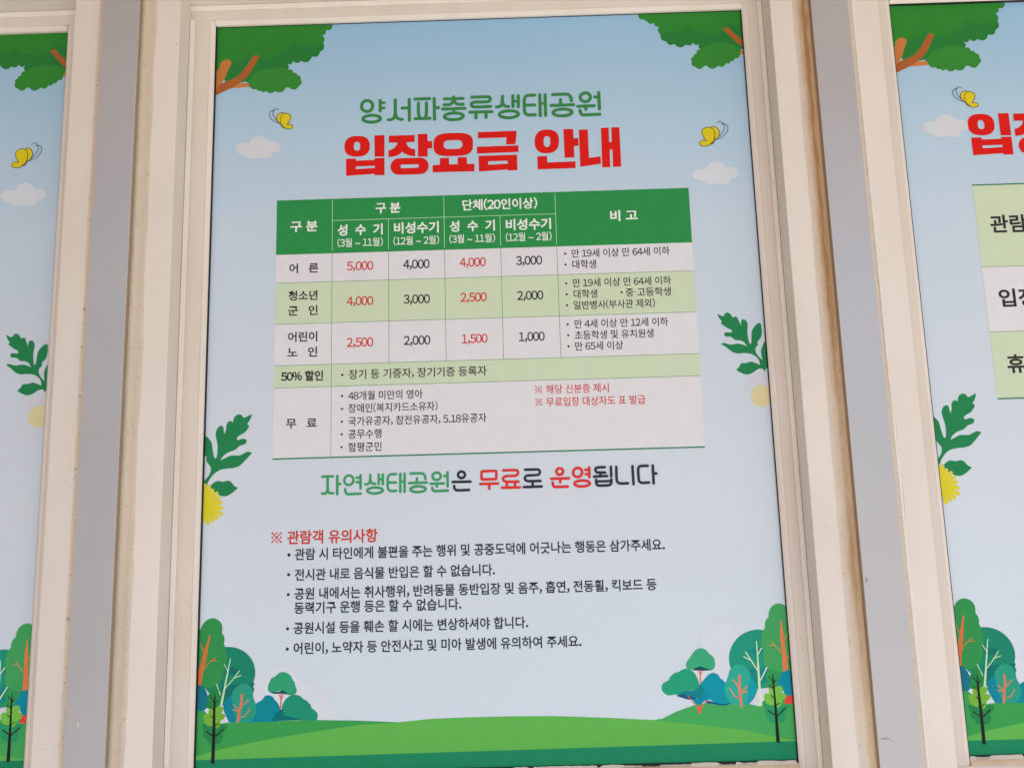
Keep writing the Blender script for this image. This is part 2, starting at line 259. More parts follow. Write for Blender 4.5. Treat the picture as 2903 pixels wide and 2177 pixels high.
ART = {
'park_title': (6,[['R','g_title',4.77,[(-205.9,2033.6),(-206.5,2030.3),(-208.3,2027.4),(-211.1,2025.5),(-214.3,2024.9),(-217.5,2025.6),(-220.2,2027.5),(-222.1,2030.3),(-222.7,2033.7),(-222.1,2037.0),(-220.2,2039.9),(-217.5,2041.8),(-214.3,2042.4),(-211.0,2041.7),(-208.3,2039.8),(-206.5,2037.0)]],['S','g_title',4.77,[(-194.7,2041.9),(-194.7,2025.0)],1],['S','g_title',4.07,[(-193.4,2038.1),(-188.6,2038.0)],1],['S','g_title',4.07,[(-193.5,2029.8),(-188.6,2029.7)],1],['R','g_title',4.77,[(-194.3,2013.1),(-195.3,2011.0),(-198.2,2009.3),(-202.4,2008.1),(-207.5,2007.7),(-212.5,2008.2),(-216.8,2009.4),(-219.6,2011.1),(-220.6,2013.2),(-219.6,2015.3),(-216.8,2017.1),(-212.5,2018.2),(-207.5,2018.6),(-202.4,2018.2),(-198.2,2017.0),(-195.3,2015.2)]],['S','g_title',4.77,[(-172.0,2042.1),(-172.1,2014.3)],1],['S','g_title',4.77,[(-172.1,2020.9),(-173.9,2013.9),(-177.6,2011.2),(-182.4,2010.7)],1],['S','g_title',4.77,[(-172.1,2020.9),(-170.1,2014.3),(-166.1,2011.3),(-161.7,2010.7)],1],['S','g_title',4.77,[(-161.8,2028.6),(-152.8,2028.5)],1],['S','g_title',4.77,[(-151.1,2042.2),(-151.0,2008.9)],1],['S','g_title',4.77,[(-142.2,2042.2),(-120.5,2042.3)],1],['S','g_title',4.77,[(-142.7,2011.0),(-120.1,2010.9)],1],['S','g_title',4.77,[(-137.2,2035.6),(-137.4,2020.7),(-135.5,2012.2)],1],['S','g_title',4.77,[(-125.3,2035.5),(-125.4,2020.3),(-127.1,2012.3)],1],['S','g_title',4.77,[(-113.5,2042.3),(-113.5,2009.1)],1],['S','g_title',4.77,[(-112.1,2027.5),(-107.2,2027.5)],1],['S','g_title',4.77,[(-84.4,2043.6),(-84.5,2039.6)],1],['S','g_title',4.77,[(-98.2,2041.0),(-70.3,2040.8)],1],['S','g_title',4.77,[(-84.5,2040.6),(-86.3,2035.0),(-90.8,2031.8),(-98.8,2031.6)],1],['S','g_title',4.77,[(-84.5,2040.6),(-82.3,2034.8),(-77.5,2031.8),(-70.2,2031.6)],1],['S','g_title',4.77,[(-101.1,2024.9),(-67.8,2024.9)],1],['S','g_title',4.07,[(-84.4,2024.5),(-84.5,2018.9)],1],['R','g_title',4.77,[(-70.4,2012.7),(-71.5,2010.7),(-74.6,2009.0),(-79.2,2007.9),(-84.7,2007.5),(-90.1,2007.9),(-94.7,2009.1),(-97.7,2010.8),(-98.8,2012.8),(-97.7,2014.8),(-94.5,2016.5),(-89.9,2017.7),(-84.5,2018.0),(-79.0,2017.6),(-74.5,2016.5),(-71.4,2014.7)]],['S','g_title',4.76,[(-57.4,2042.3),(-33.8,2042.3),(-30.1,2040.6),(-29.6,2038.2),(-30.8,2035.4),(-34.8,2034.3),(-52.5,2034.3),(-57.4,2032.8),(-58.2,2030.7),(-57.1,2028.1),(-53.6,2026.8),(-45.6,2026.5),(-29.3,2026.7)],1],['S','g_title',4.76,[(-60.5,2018.5),(-27.3,2018.3)],1],['S','g_title',4.76,[(-51.3,2017.7),(-51.5,2009.1)],1],['S','g_title',4.76,[(-36.4,2017.7),(-36.6,2009.3)],1],['S','g_title',4.76,[(-11.2,2042.3),(-11.5,2031.5)],1],['S','g_title',4.76,[(-11.4,2034.3),(-12.9,2028.7),(-15.6,2025.9),(-20.5,2025.6)],1],['S','g_title',4.76,[(-11.4,2034.3),(-9.8,2028.6),(-6.8,2026.1),(-2.4,2025.7)],1],['S','g_title',4.76,[(4.3,2042.7),(4.2,2025.3)],1],['S','g_title',4.76,[(12.4,2042.4),(12.2,2024.5)],1],['S','g_title',3.88,[(4.9,2033.7),(11.5,2033.7)],1],['R','g_title',4.76,[(12.1,2013.2),(10.9,2011.1),(7.8,2009.4),(3.1,2008.2),(-2.4,2007.8),(-7.9,2008.3),(-12.5,2009.5),(-15.6,2011.2),(-16.6,2013.3),(-15.5,2015.4),(-12.3,2017.2),(-7.6,2018.3),(-2.1,2018.7),(3.4,2018.3),(8.0,2017.1),(11.1,2015.3)]],['S','g_title',4.76,[(37.0,2042.4),(27.3,2042.4),(23.2,2040.2),(21.5,2035.0),(21.1,2019.1),(22.4,2013.8),(26.7,2011.4),(36.9,2011.2)],1],['S','g_title',4.76,[(21.5,2026.8),(36.7,2026.8)],1],['S','g_title',4.76,[(44.8,2042.8),(44.5,2009.3)],1],['S','g_title',4.76,[(52.7,2042.5),(52.5,2009.5)],1],['S','g_title',3.52,[(45.4,2028.6),(52.0,2028.4)],1],['S','g_title',4.76,[(63.9,2042.3),(83.8,2042.4),(89.0,2040.3),(91.3,2036.0),(91.6,2031.7)],1],['S','g_title',4.76,[(75.5,2033.7),(75.4,2025.7)],1],['S','g_title',4.76,[(61.1,2025.0),(94.6,2025.2)],1],['R','g_title',4.76,[(92.0,2013.3),(90.8,2011.3),(87.6,2009.6),(83.0,2008.4),(77.5,2008.0),(72.1,2008.5),(67.5,2009.6),(64.5,2011.4),(63.4,2013.4),(64.6,2015.5),(67.8,2017.2),(72.4,2018.3),(77.9,2018.7),(83.3,2018.3),(87.9,2017.1),(91.0,2015.4)]],['R','g_title',4.76,[(120.3,2036.4),(119.6,2033.8),(117.9,2031.5),(115.4,2030.0),(112.4,2029.5),(109.6,2030.0),(107.2,2031.6),(105.6,2033.8),(105.1,2036.5),(105.8,2039.2),(107.6,2041.4),(110.1,2042.9),(113.0,2043.4),(115.9,2042.9),(118.3,2041.4),(119.8,2039.1)]],['S','g_title',4.76,[(100.7,2022.3),(125.4,2022.6)],1],['S','g_title',4.76,[(113.0,2022.0),(112.6,2016.9)],1],['S','g_title',4.76,[(126.8,2036.4),(132.6,2036.2)],1],['S','g_title',4.76,[(132.9,2043.2),(133.0,2017.1)],1],['S','g_title',4.76,[(103.9,2015.8),(104.8,2011.5),(106.8,2009.1),(110.7,2008.4),(133.1,2008.7)],1]]),
'fee_title': (6,[['P','red_title',[[(-210.3,1970.3),(-210.7,1965.5),(-211.8,1962.0),(-213.7,1959.3),(-216.2,1957.1),(-219.5,1955.5),(-223.5,1954.5),(-229.2,1954.2),(-234.8,1954.6),(-238.8,1955.6),(-242.1,1957.2),(-244.7,1959.4),(-246.6,1962.2),(-247.7,1965.6),(-248.1,1970.5),(-247.7,1975.4),(-246.6,1978.8),(-244.8,1981.6),(-242.2,1983.8),(-238.9,1985.4),(-234.9,1986.4),(-229.2,1986.7),(-223.5,1986.3),(-219.5,1985.3),(-216.2,1983.7),(-213.7,1981.5),(-211.8,1978.7),(-210.7,1975.2)],[(-234.0,1972.7,1),(-233.6,1974.6,1),(-232.6,1976.1,1),(-231.1,1977.1,1),(-229.4,1977.5,1),(-227.5,1977.0,1),(-226.1,1975.9,1),(-225.1,1974.3,1),(-224.7,1972.4,1),(-224.7,1968.1,1),(-225.1,1966.1,1),(-226.1,1964.6,1),(-227.5,1963.6,1),(-229.4,1963.3,1),(-231.1,1963.7,1),(-232.6,1964.8,1),(-233.6,1966.4,1),(-234.0,1968.4,1)]]],['P','red_title',[[(-203.4,1986.6,1),(-188.4,1986.6,1),(-188.5,1952.9,1),(-203.3,1953.2,1)]]],['P','red_title',[[(-245.6,1951.3,1),(-231.0,1951.2,1),(-231.0,1947.9,1),(-203.3,1948.1,1),(-203.3,1950.9,1),(-188.5,1950.8,1),(-188.6,1924.1,1),(-202.9,1924.4,1),(-203.1,1926.4,1),(-245.5,1924.7,1)],[(-231.0,1939.0,1),(-202.8,1939.0,1),(-202.8,1935.6,1),(-231.0,1934.7,1)]]],['P','red_title',[[(-182.0,1985.4,1),(-143.5,1985.3,1),(-143.6,1974.3,1),(-155.7,1974.4,1),(-154.1,1969.0),(-149.8,1964.7),(-142.8,1963.0,1),(-142.9,1951.7,1),(-153.7,1954.1),(-162.6,1959.5,1),(-169.3,1954.1),(-182.6,1951.5,1),(-182.7,1962.5,1),(-176.0,1964.6),(-171.1,1969.1),(-169.2,1974.3,1),(-182.0,1974.6,1)]]],['P','red_title',[[(-138.7,1986.5,1),(-124.4,1986.6,1),(-124.2,1975.0,1),(-117.4,1974.8,1),(-117.5,1963.5,1),(-124.3,1963.4,1),(-124.3,1950.8,1),(-138.7,1951.0,1)]]],['P','red_title',[[(-135.0,1949.4,1),(-130.3,1948.3,1),(-126.4,1945.5,1),(-123.8,1941.3,1),(-122.9,1936.4,1),(-123.9,1931.6,1),(-126.6,1927.4,1),(-130.6,1924.6,1),(-135.2,1923.7,1),(-167.7,1923.7,1),(-172.4,1924.8,1),(-176.3,1927.6,1),(-178.9,1931.7,1),(-179.9,1936.7,1),(-178.9,1941.5,1),(-176.2,1945.7,1),(-172.2,1948.5,1),(-167.6,1949.4,1)],[(-140.3,1939.4,1),(-139.2,1939.2,1),(-138.4,1938.7,1),(-137.8,1937.7,1),(-137.6,1936.6,1),(-137.8,1935.5,1),(-138.4,1934.6,1),(-139.3,1934.0,1),(-140.3,1933.7,1),(-162.3,1933.8,1),(-163.4,1934.1,1),(-164.3,1934.6,1),(-164.8,1935.5,1),(-165.0,1936.7,1),(-164.8,1937.8,1),(-164.2,1938.7,1),(-163.4,1939.3,1),(-162.3,1939.5,1)]]],['P','red_title',[[(-56.9,1968.3),(-57.5,1961.2),(-58.9,1957.6),(-61.3,1954.9),(-64.7,1952.8),(-69.1,1951.4),(-75.0,1950.6),(-86.5,1950.3),(-97.9,1950.7),(-103.8,1951.5),(-108.2,1953.0),(-111.5,1955.0),(-113.8,1957.8),(-115.1,1961.4),(-115.5,1968.5),(-114.9,1975.6),(-113.5,1979.2),(-111.1,1982.0),(-107.8,1984.0),(-103.3,1985.4),(-97.4,1986.3),(-85.9,1986.5),(-74.4,1986.2),(-68.5,1985.3),(-64.1,1983.9),(-60.8,1981.8),(-58.5,1979.0),(-57.2,1975.4)],[(-78.7,1975.2,1),(-76.2,1974.7,1),(-74.1,1973.2,1),(-72.7,1970.9,1),(-72.2,1968.2,1),(-72.8,1965.6,1),(-74.3,1963.3,1),(-76.4,1961.8,1),(-79.0,1961.3,1),(-94.1,1961.4,1),(-96.6,1961.9,1),(-98.7,1963.4,1),(-100.2,1965.7,1),(-100.6,1968.4,1),(-100.1,1971.0,1),(-98.6,1973.3,1),(-96.4,1974.8,1),(-93.9,1975.3,1)]]],['P','red_title',[[(-117.3,1937.0,1),(-106.4,1937.5,1),(-106.3,1947.7,1),(-92.9,1947.7,1),(-92.6,1937.5,1),(-80.1,1937.4,1),(-79.9,1948.1,1),(-66.5,1948.1,1),(-66.1,1937.2,1),(-55.3,1937.5,1),(-55.5,1925.6,1),(-117.4,1926.0,1)]]],['P','red_title',[[(-49.1,1986.6,1),(8.6,1986.9,1),(6.4,1965.9,1),(-7.9,1965.9,1),(-6.6,1976.9,1),(-49.3,1977.0,1)]]],['P','red_title',[[(-51.2,1963.7,1),(10.5,1963.8,1),(10.5,1953.5,1),(-51.2,1953.0,1)]]],['P','red_title',[[(-48.9,1949.3,1),(8.0,1949.4,1),(7.9,1925.3,1),(-5.9,1925.1,1),(-6.0,1926.8,1),(-48.9,1925.0,1)],[(-34.8,1940.4,1),(-6.0,1940.5,1),(-6.1,1935.8,1),(-35.0,1934.9,1)]]],['P','red_title',[[(70.8,1968.6),(70.2,1963.0),(69.0,1959.1),(67.2,1955.9),(64.6,1953.4),(61.5,1951.6),(57.6,1950.5),(52.2,1950.1),(46.9,1950.5),(43.1,1951.6),(40.1,1953.5),(37.7,1956.0),(36.0,1959.2),(35.1,1963.1),(34.9,1968.7),(35.4,1974.3),(36.6,1978.2),(38.5,1981.4),(41.0,1984.0),(44.2,1985.8),(48.1,1986.9),(53.5,1987.2),(58.9,1986.9),(62.7,1985.7),(65.7,1983.9),(68.1,1981.3),(69.7,1978.1),(70.7,1974.2)],[(48.2,1972.0,1),(48.7,1974.0,1),(49.8,1975.6,1),(51.4,1976.7,1),(53.2,1977.1,1),(55.1,1976.6,1),(56.6,1975.4,1),(57.6,1973.7,1),(57.9,1971.7,1),(57.7,1964.7,1),(57.2,1962.8,1),(56.1,1961.2,1),(54.5,1960.1,1),(52.6,1959.8,1),(50.9,1960.3,1),(49.3,1961.4,1),(48.4,1963.1,1),(48.0,1965.0,1)]]],['P','red_title',[[(78.1,1987.0,1),(92.3,1987.0,1),(92.8,1971.9,1),(99.6,1972.2,1),(99.6,1960.4,1),(92.6,1960.3,1),(92.5,1942.4,1),(78.2,1942.2,1)]]],['P','red_title',[[(37.8,1945.6,1),(52.3,1945.9,1),(52.5,1935.6,1),(94.0,1936.1,1),(93.8,1925.7,1),(37.9,1925.4,1)]]],['P','red_title',[[(100.9,1985.4,1),(114.2,1985.3,1),(114.1,1940.9,1),(131.3,1942.6,1),(131.4,1931.1,1),(100.9,1927.5,1)]]],['P','red_title',[[(133.8,1987.1,1),(145.2,1987.3,1),(145.0,1964.4,1),(148.9,1964.5,1),(149.3,1987.5,1),(161.2,1987.3,1),(161.0,1925.7,1),(148.9,1925.7,1),(149.5,1952.6,1),(145.3,1952.7,1),(144.8,1925.5,1),(133.2,1925.5,1)]]]]),
'fee_title_start': (6,[['P','red_title',[[(-210.3,1970.3),(-210.7,1965.5),(-211.8,1962.0),(-213.7,1959.3),(-216.2,1957.1),(-219.5,1955.5),(-223.5,1954.5),(-229.2,1954.2),(-234.8,1954.6),(-238.8,1955.6),(-242.1,1957.2),(-244.7,1959.4),(-246.6,1962.2),(-247.7,1965.6),(-248.1,1970.5),(-247.7,1975.4),(-246.6,1978.8),(-244.8,1981.6),(-242.2,1983.8),(-238.9,1985.4),(-234.9,1986.4),(-229.2,1986.7),(-223.5,1986.3),(-219.5,1985.3),(-216.2,1983.7),(-213.7,1981.5),(-211.8,1978.7),(-210.7,1975.2)],[(-234.0,1972.7,1),(-233.6,1974.6,1),(-232.6,1976.1,1),(-231.1,1977.1,1),(-229.4,1977.5,1),(-227.5,1977.0,1),(-226.1,1975.9,1),(-225.1,1974.3,1),(-224.7,1972.4,1),(-224.7,1968.1,1),(-225.1,1966.1,1),(-226.1,1964.6,1),(-227.5,1963.6,1),(-229.4,1963.3,1),(-231.1,1963.7,1),(-232.6,1964.8,1),(-233.6,1966.4,1),(-234.0,1968.4,1)]]],['P','red_title',[[(-203.4,1986.6,1),(-188.4,1986.6,1),(-188.5,1952.9,1),(-203.3,1953.2,1)]]],['P','red_title',[[(-245.6,1951.3,1),(-231.0,1951.2,1),(-231.0,1947.9,1),(-203.3,1948.1,1),(-203.3,1950.9,1),(-188.5,1950.8,1),(-188.6,1924.1,1),(-202.9,1924.4,1),(-203.1,1926.4,1),(-245.5,1924.7,1)],[(-231.0,1939.0,1),(-202.8,1939.0,1),(-202.8,1935.6,1),(-231.0,1934.7,1)]]],['P','red_title',[[(-182.0,1985.4,1),(-143.5,1985.3,1),(-143.6,1974.3,1),(-155.7,1974.4,1),(-154.1,1969.0),(-149.8,1964.7),(-142.8,1963.0,1),(-142.9,1951.7,1),(-153.7,1954.1),(-162.6,1959.5,1),(-169.3,1954.1),(-182.6,1951.5,1),(-182.7,1962.5,1),(-176.0,1964.6),(-171.1,1969.1),(-169.2,1974.3,1),(-182.0,1974.6,1)]]],['P','red_title',[[(-138.7,1986.5,1),(-124.4,1986.6,1),(-124.2,1975.0,1),(-117.4,1974.8,1),(-117.5,1963.5,1),(-124.3,1963.4,1),(-124.3,1950.8,1),(-138.7,1951.0,1)]]],['P','red_title',[[(-135.0,1949.4,1),(-130.3,1948.3,1),(-126.4,1945.5,1),(-123.8,1941.3,1),(-122.9,1936.4,1),(-123.9,1931.6,1),(-126.6,1927.4,1),(-130.6,1924.6,1),(-135.2,1923.7,1),(-167.7,1923.7,1),(-172.4,1924.8,1),(-176.3,1927.6,1),(-178.9,1931.7,1),(-179.9,1936.7,1),(-178.9,1941.5,1),(-176.2,1945.7,1),(-172.2,1948.5,1),(-167.6,1949.4,1)],[(-140.3,1939.4,1),(-139.2,1939.2,1),(-138.4,1938.7,1),(-137.8,1937.7,1),(-137.6,1936.6,1),(-137.8,1935.5,1),(-138.4,1934.6,1),(-139.3,1934.0,1),(-140.3,1933.7,1),(-162.3,1933.8,1),(-163.4,1934.1,1),(-164.3,1934.6,1),(-164.8,1935.5,1),(-165.0,1936.7,1),(-164.8,1937.8,1),(-164.2,1938.7,1),(-163.4,1939.3,1),(-162.3,1939.5,1)]]]]),
'slogan': (6,[['S','g_slogan',3.56,[(-277.1,1484.2),(-262.1,1484.4)],1],['S','g_slogan',3.92,[(-269.7,1483.3),(-269.6,1463.9)],1],['S','g_slogan',3.56,[(-269.6,1467.0),(-270.9,1462.3),(-273.6,1460.9),(-277.3,1460.8)],1],['S','g_slogan',3.56,[(-269.6,1467.0),(-267.8,1462.3),(-265.1,1461.1),(-261.8,1461.0)],1],['S','g_slogan',3.83,[(-256.2,1484.5),(-256.2,1459.6)],1],['S','g_slogan',3.56,[(-255.4,1473.6),(-251.7,1473.5)],1],['R','g_slogan',3.56,[(-233.6,1478.2),(-234.1,1475.7),(-235.4,1473.6),(-237.5,1472.1),(-240.0,1471.6),(-242.4,1472.1),(-244.5,1473.6),(-245.9,1475.7),(-246.4,1478.2),(-245.9,1480.8),(-244.5,1482.9),(-242.5,1484.4),(-240.0,1484.9),(-237.5,1484.4),(-235.5,1482.9),(-234.1,1480.8)]],['S','g_slogan',3.56,[(-223.5,1484.7),(-223.6,1466.3)],1],['S','g_slogan',3.56,[(-229.1,1481.5),(-224.2,1481.6)],1],['S','g_slogan',3.56,[(-229.1,1475.3),(-224.2,1475.3)],1],['S','g_slogan',3.56,[(-245.1,1466.3),(-244.8,1462.8),(-242.9,1459.8),(-238.9,1459.1),(-223.3,1459.4)],1],['S','g_slogan',3.56,[(-210.0,1484.7),(-210.0,1476.4)],1],['S','g_slogan',3.56,[(-210.0,1478.6),(-211.3,1473.9),(-214.0,1472.2),(-216.8,1472.1)],1],['S','g_slogan',3.56,[(-210.0,1478.6),(-208.6,1474.1),(-205.9,1472.5),(-203.4,1472.4)],1],['S','g_slogan',3.56,[(-198.3,1485.0),(-198.4,1471.8)],1],['S','g_slogan',3.56,[(-192.5,1484.9),(-192.6,1471.5)],1],['S','g_slogan',3.03,[(-197.5,1478.5),(-193.5,1478.4)],1],['R','g_slogan',3.56,[(-192.6,1463.1),(-193.4,1461.6),(-195.8,1460.3),(-199.3,1459.4),(-203.5,1459.1),(-207.6,1459.4),(-211.1,1460.3),(-213.5,1461.6),(-214.3,1463.1),(-213.5,1464.7),(-211.1,1466.0),(-207.6,1466.9),(-203.5,1467.2),(-199.3,1466.9),(-195.8,1466.0),(-193.4,1464.7)]],['S','g_slogan',3.56,[(-174.3,1484.9),(-181.4,1484.7),(-184.7,1482.5),(-185.7,1477.9),(-185.7,1468.6),(-184.6,1464.2),(-181.5,1461.9),(-173.9,1461.9)],1],['S','g_slogan',3.56,[(-185.5,1473.5),(-174.1,1473.3)],1],['S','g_slogan',3.56,[(-168.0,1485.1),(-168.2,1460.2)],1],['S','g_slogan',3.56,[(-162.0,1485.2),(-162.2,1460.2)],1],['S','g_slogan',3.03,[(-167.2,1474.3),(-163.0,1474.2)],1],['S','g_slogan',3.56,[(-153.8,1485.1),(-139.0,1485.0),(-135.1,1483.3),(-133.3,1480.0),(-133.1,1477.1)],1],['S','g_slogan',3.56,[(-144.9,1478.3),(-145.0,1472.6)],1],['S','g_slogan',3.56,[(-155.9,1472.0),(-131.0,1472.2)],1],['R','g_slogan',3.56,[(-132.8,1463.2),(-133.6,1461.7),(-135.9,1460.4),(-139.4,1459.6),(-143.5,1459.3),(-147.6,1459.6),(-151.0,1460.4),(-153.3,1461.7),(-154.1,1463.2),(-153.3,1464.7),(-151.0,1466.0),(-147.5,1466.9),(-143.4,1467.2),(-139.3,1466.9),(-135.9,1466.0),(-133.6,1464.8)]],['R','g_slogan',3.56,[(-111.6,1480.4),(-112.0,1478.5),(-113.3,1476.8),(-115.2,1475.7),(-117.3,1475.3),(-119.5,1475.7),(-121.4,1476.8),(-122.6,1478.4),(-123.0,1480.4),(-122.5,1482.4),(-121.3,1484.0),(-119.4,1485.1),(-117.2,1485.5),(-115.0,1485.1),(-113.2,1484.0),(-112.0,1482.4)]],['S','g_slogan',3.56,[(-126.0,1470.1),(-107.6,1470.3)],1],['S','g_slogan',3.56,[(-117.2,1469.8),(-117.2,1466.0)],1],['S','g_slogan',3.56,[(-106.6,1480.4),(-102.4,1480.3)],1],['S','g_slogan',3.56,[(-102.1,1485.6),(-102.1,1466.1)],1],['S','g_slogan',3.56,[(-123.7,1464.7),(-123.0,1461.6),(-121.1,1460.1),(-118.0,1459.9),(-102.0,1460.2)],1],['R','ink_dark',3.6,[(-77.8,1481.5),(-78.2,1479.8),(-79.3,1478.3),(-80.9,1477.3),(-82.7,1477.0),(-84.6,1477.3),(-86.1,1478.3),(-87.1,1479.8),(-87.5,1481.5),(-87.1,1483.2),(-86.0,1484.7),(-84.4,1485.7),(-82.6,1486.0),(-80.7,1485.6),(-79.2,1484.7),(-78.2,1483.2)]],['S','ink_dark',3.6,[(-95.2,1471.8),(-70.3,1471.7)],1],['S','ink_dark',3.6,[(-93.2,1466.4),(-92.6,1462.8),(-90.8,1460.8),(-87.5,1460.2),(-72.5,1460.3)],1],['S','ink_dark',3.6,[(6.1,1486.0),(22.4,1485.9),(25.6,1485.0),(26.7,1482.3),(25.5,1479.5),(22.2,1478.2),(10.5,1478.0),(6.8,1476.9),(5.5,1474.3),(6.3,1471.6),(9.3,1470.2),(12.6,1470.0),(27.1,1470.0)],1],['S','ink_dark',3.6,[(16.2,1469.7),(16.0,1462.1)],1],['S','ink_dark',3.6,[(3.5,1462.1),(28.5,1462.3)],1],['S','red_slogan',3.6,[(-53.0,1485.5),(-36.0,1485.5)],1],['S','red_slogan',3.6,[(-34.0,1483.5),(-34.2,1475.7)],1],['S','red_slogan',3.6,[(-36.3,1474.1),(-53.2,1474.2)],1],['S','red_slogan',3.6,[(-54.9,1475.9),(-54.7,1483.9)],1],['S','red_slogan',3.6,[(-54.7,1483.7),(-54.3,1485.0),(-52.8,1485.5)],1],['S','red_slogan',3.6,[(-36.2,1485.5),(-34.3,1484.9),(-34.0,1483.3)],1],['S','red_slogan',3.6,[(-34.2,1475.8),(-34.7,1474.5),(-36.4,1474.1)],1],['S','red_slogan',3.6,[(-53.0,1474.2),(-54.6,1474.8),(-54.9,1476.1)],1],['S','red_slogan',3.6,[(-56.8,1467.9),(-31.9,1468.0)],1],['S','red_slogan',3.6,[(-44.2,1467.4),(-44.3,1461.1)],1],['S','red_slogan',3.6,[(-24.3,1485.9),(-7.9,1485.9),(-4.8,1485.0),(-3.6,1482.5),(-4.8,1479.5),(-8.2,1478.1),(-19.8,1477.8),(-23.5,1476.7),(-24.8,1474.5),(-24.0,1471.8),(-21.4,1470.4),(-18.7,1470.0),(-3.4,1469.7)],1],['S','red_slogan',3.6,[(-19.7,1470.0),(-19.9,1462.4)],1],['S','red_slogan',3.6,[(-8.4,1469.7),(-8.6,1462.5)],1],['S','red_slogan',3.6,[(-26.7,1462.0),(-1.8,1461.9)],1],['R','red_slogan',3.61,[(59.0,1482.2),(58.6,1480.5),(57.5,1479.0),(55.9,1478.0),(54.1,1477.7),(52.4,1478.0),(50.9,1479.0),(49.9,1480.5),(49.6,1482.2),(50.0,1483.9),(51.1,1485.4),(52.7,1486.4),(54.5,1486.7),(56.2,1486.4),(57.7,1485.4),(58.7,1483.9)]],['S','red_slogan',3.61,[(42.0,1472.4),(66.8,1472.5)],1],['S','red_slogan',3.61,[(54.5,1472.2),(54.4,1467.4)],1],['S','red_slogan',3.61,[(44.0,1467.3),(44.4,1463.5),(46.0,1461.5),(49.4,1461.0),(64.6,1461.1)],1],['R','red_slogan',3.61,[(85.4,1480.2),(84.8,1477.8),(83.4,1475.8),(81.3,1474.4),(78.9,1473.9),(76.5,1474.4),(74.5,1475.8),(73.2,1477.8),(72.9,1480.2),(73.4,1482.5),(74.9,1484.6),(76.9,1485.9),(79.4,1486.4),(81.8,1485.9),(83.7,1484.6),(85.0,1482.5)]],['S','red_slogan',3.61,[(95.5,1486.6),(95.2,1473.2)],1],['S','red_slogan',3.61,[(90.0,1483.4),(94.7,1483.5)],1],['S','red_slogan',3.61,[(90.3,1477.4),(94.9,1477.5)],1],['R','red_slogan',3.61,[(95.5,1464.8),(94.6,1463.2),(92.2,1461.9),(88.7,1461.0),(84.6,1460.7),(80.5,1461.0),(77.1,1461.9),(74.8,1463.2),(74.1,1464.8),(74.9,1466.4),(77.3,1467.7),(80.8,1468.6),(84.9,1468.9),(89.0,1468.6),(92.4,1467.7),(94.7,1466.4)]],['S','ink_dark',3.61,[(117.1,1486.4),(107.7,1486.3),(104.6,1485.2),(103.9,1483.2),(104.6,1480.7),(107.0,1479.5),(117.3,1479.0)],1],['S','ink_dark',3.61,[(110.7,1478.9),(110.6,1474.6)],1],['S','ink_dark',3.61,[(101.7,1473.9),(120.0,1474.2)],1],['S','ink_dark',3.61,[(125.6,1486.7),(125.6,1473.6)],1],['S','ink_dark',3.61,[(104.3,1469.3),(104.5,1464.5),(105.9,1462.1),(108.8,1461.2),(120.5,1461.4),(123.9,1462.4),(125.3,1465.0),(125.5,1469.5)],1],['S','ink_dark',3.31,[(105.0,1467.1),(124.9,1467.1)],1],['S','ink_dark',3.61,[(133.1,1486.5),(132.8,1470.1),(134.0,1465.5),(137.5,1463.5),(148.3,1463.4)],1],['S','ink_dark',3.61,[(155.6,1486.8),(155.9,1461.9)],1],['S','ink_dark',3.61,[(176.9,1486.6),(167.7,1486.6),(164.6,1485.3),(163.3,1481.6),(163.5,1468.1),(164.7,1464.8),(168.4,1463.4),(177.2,1463.6)],1],['S','ink_dark',3.61,[(183.8,1487.0),(183.8,1462.1)],1],['S','ink_dark',3.61,[(185.2,1475.9),(188.4,1475.8)],1]]),
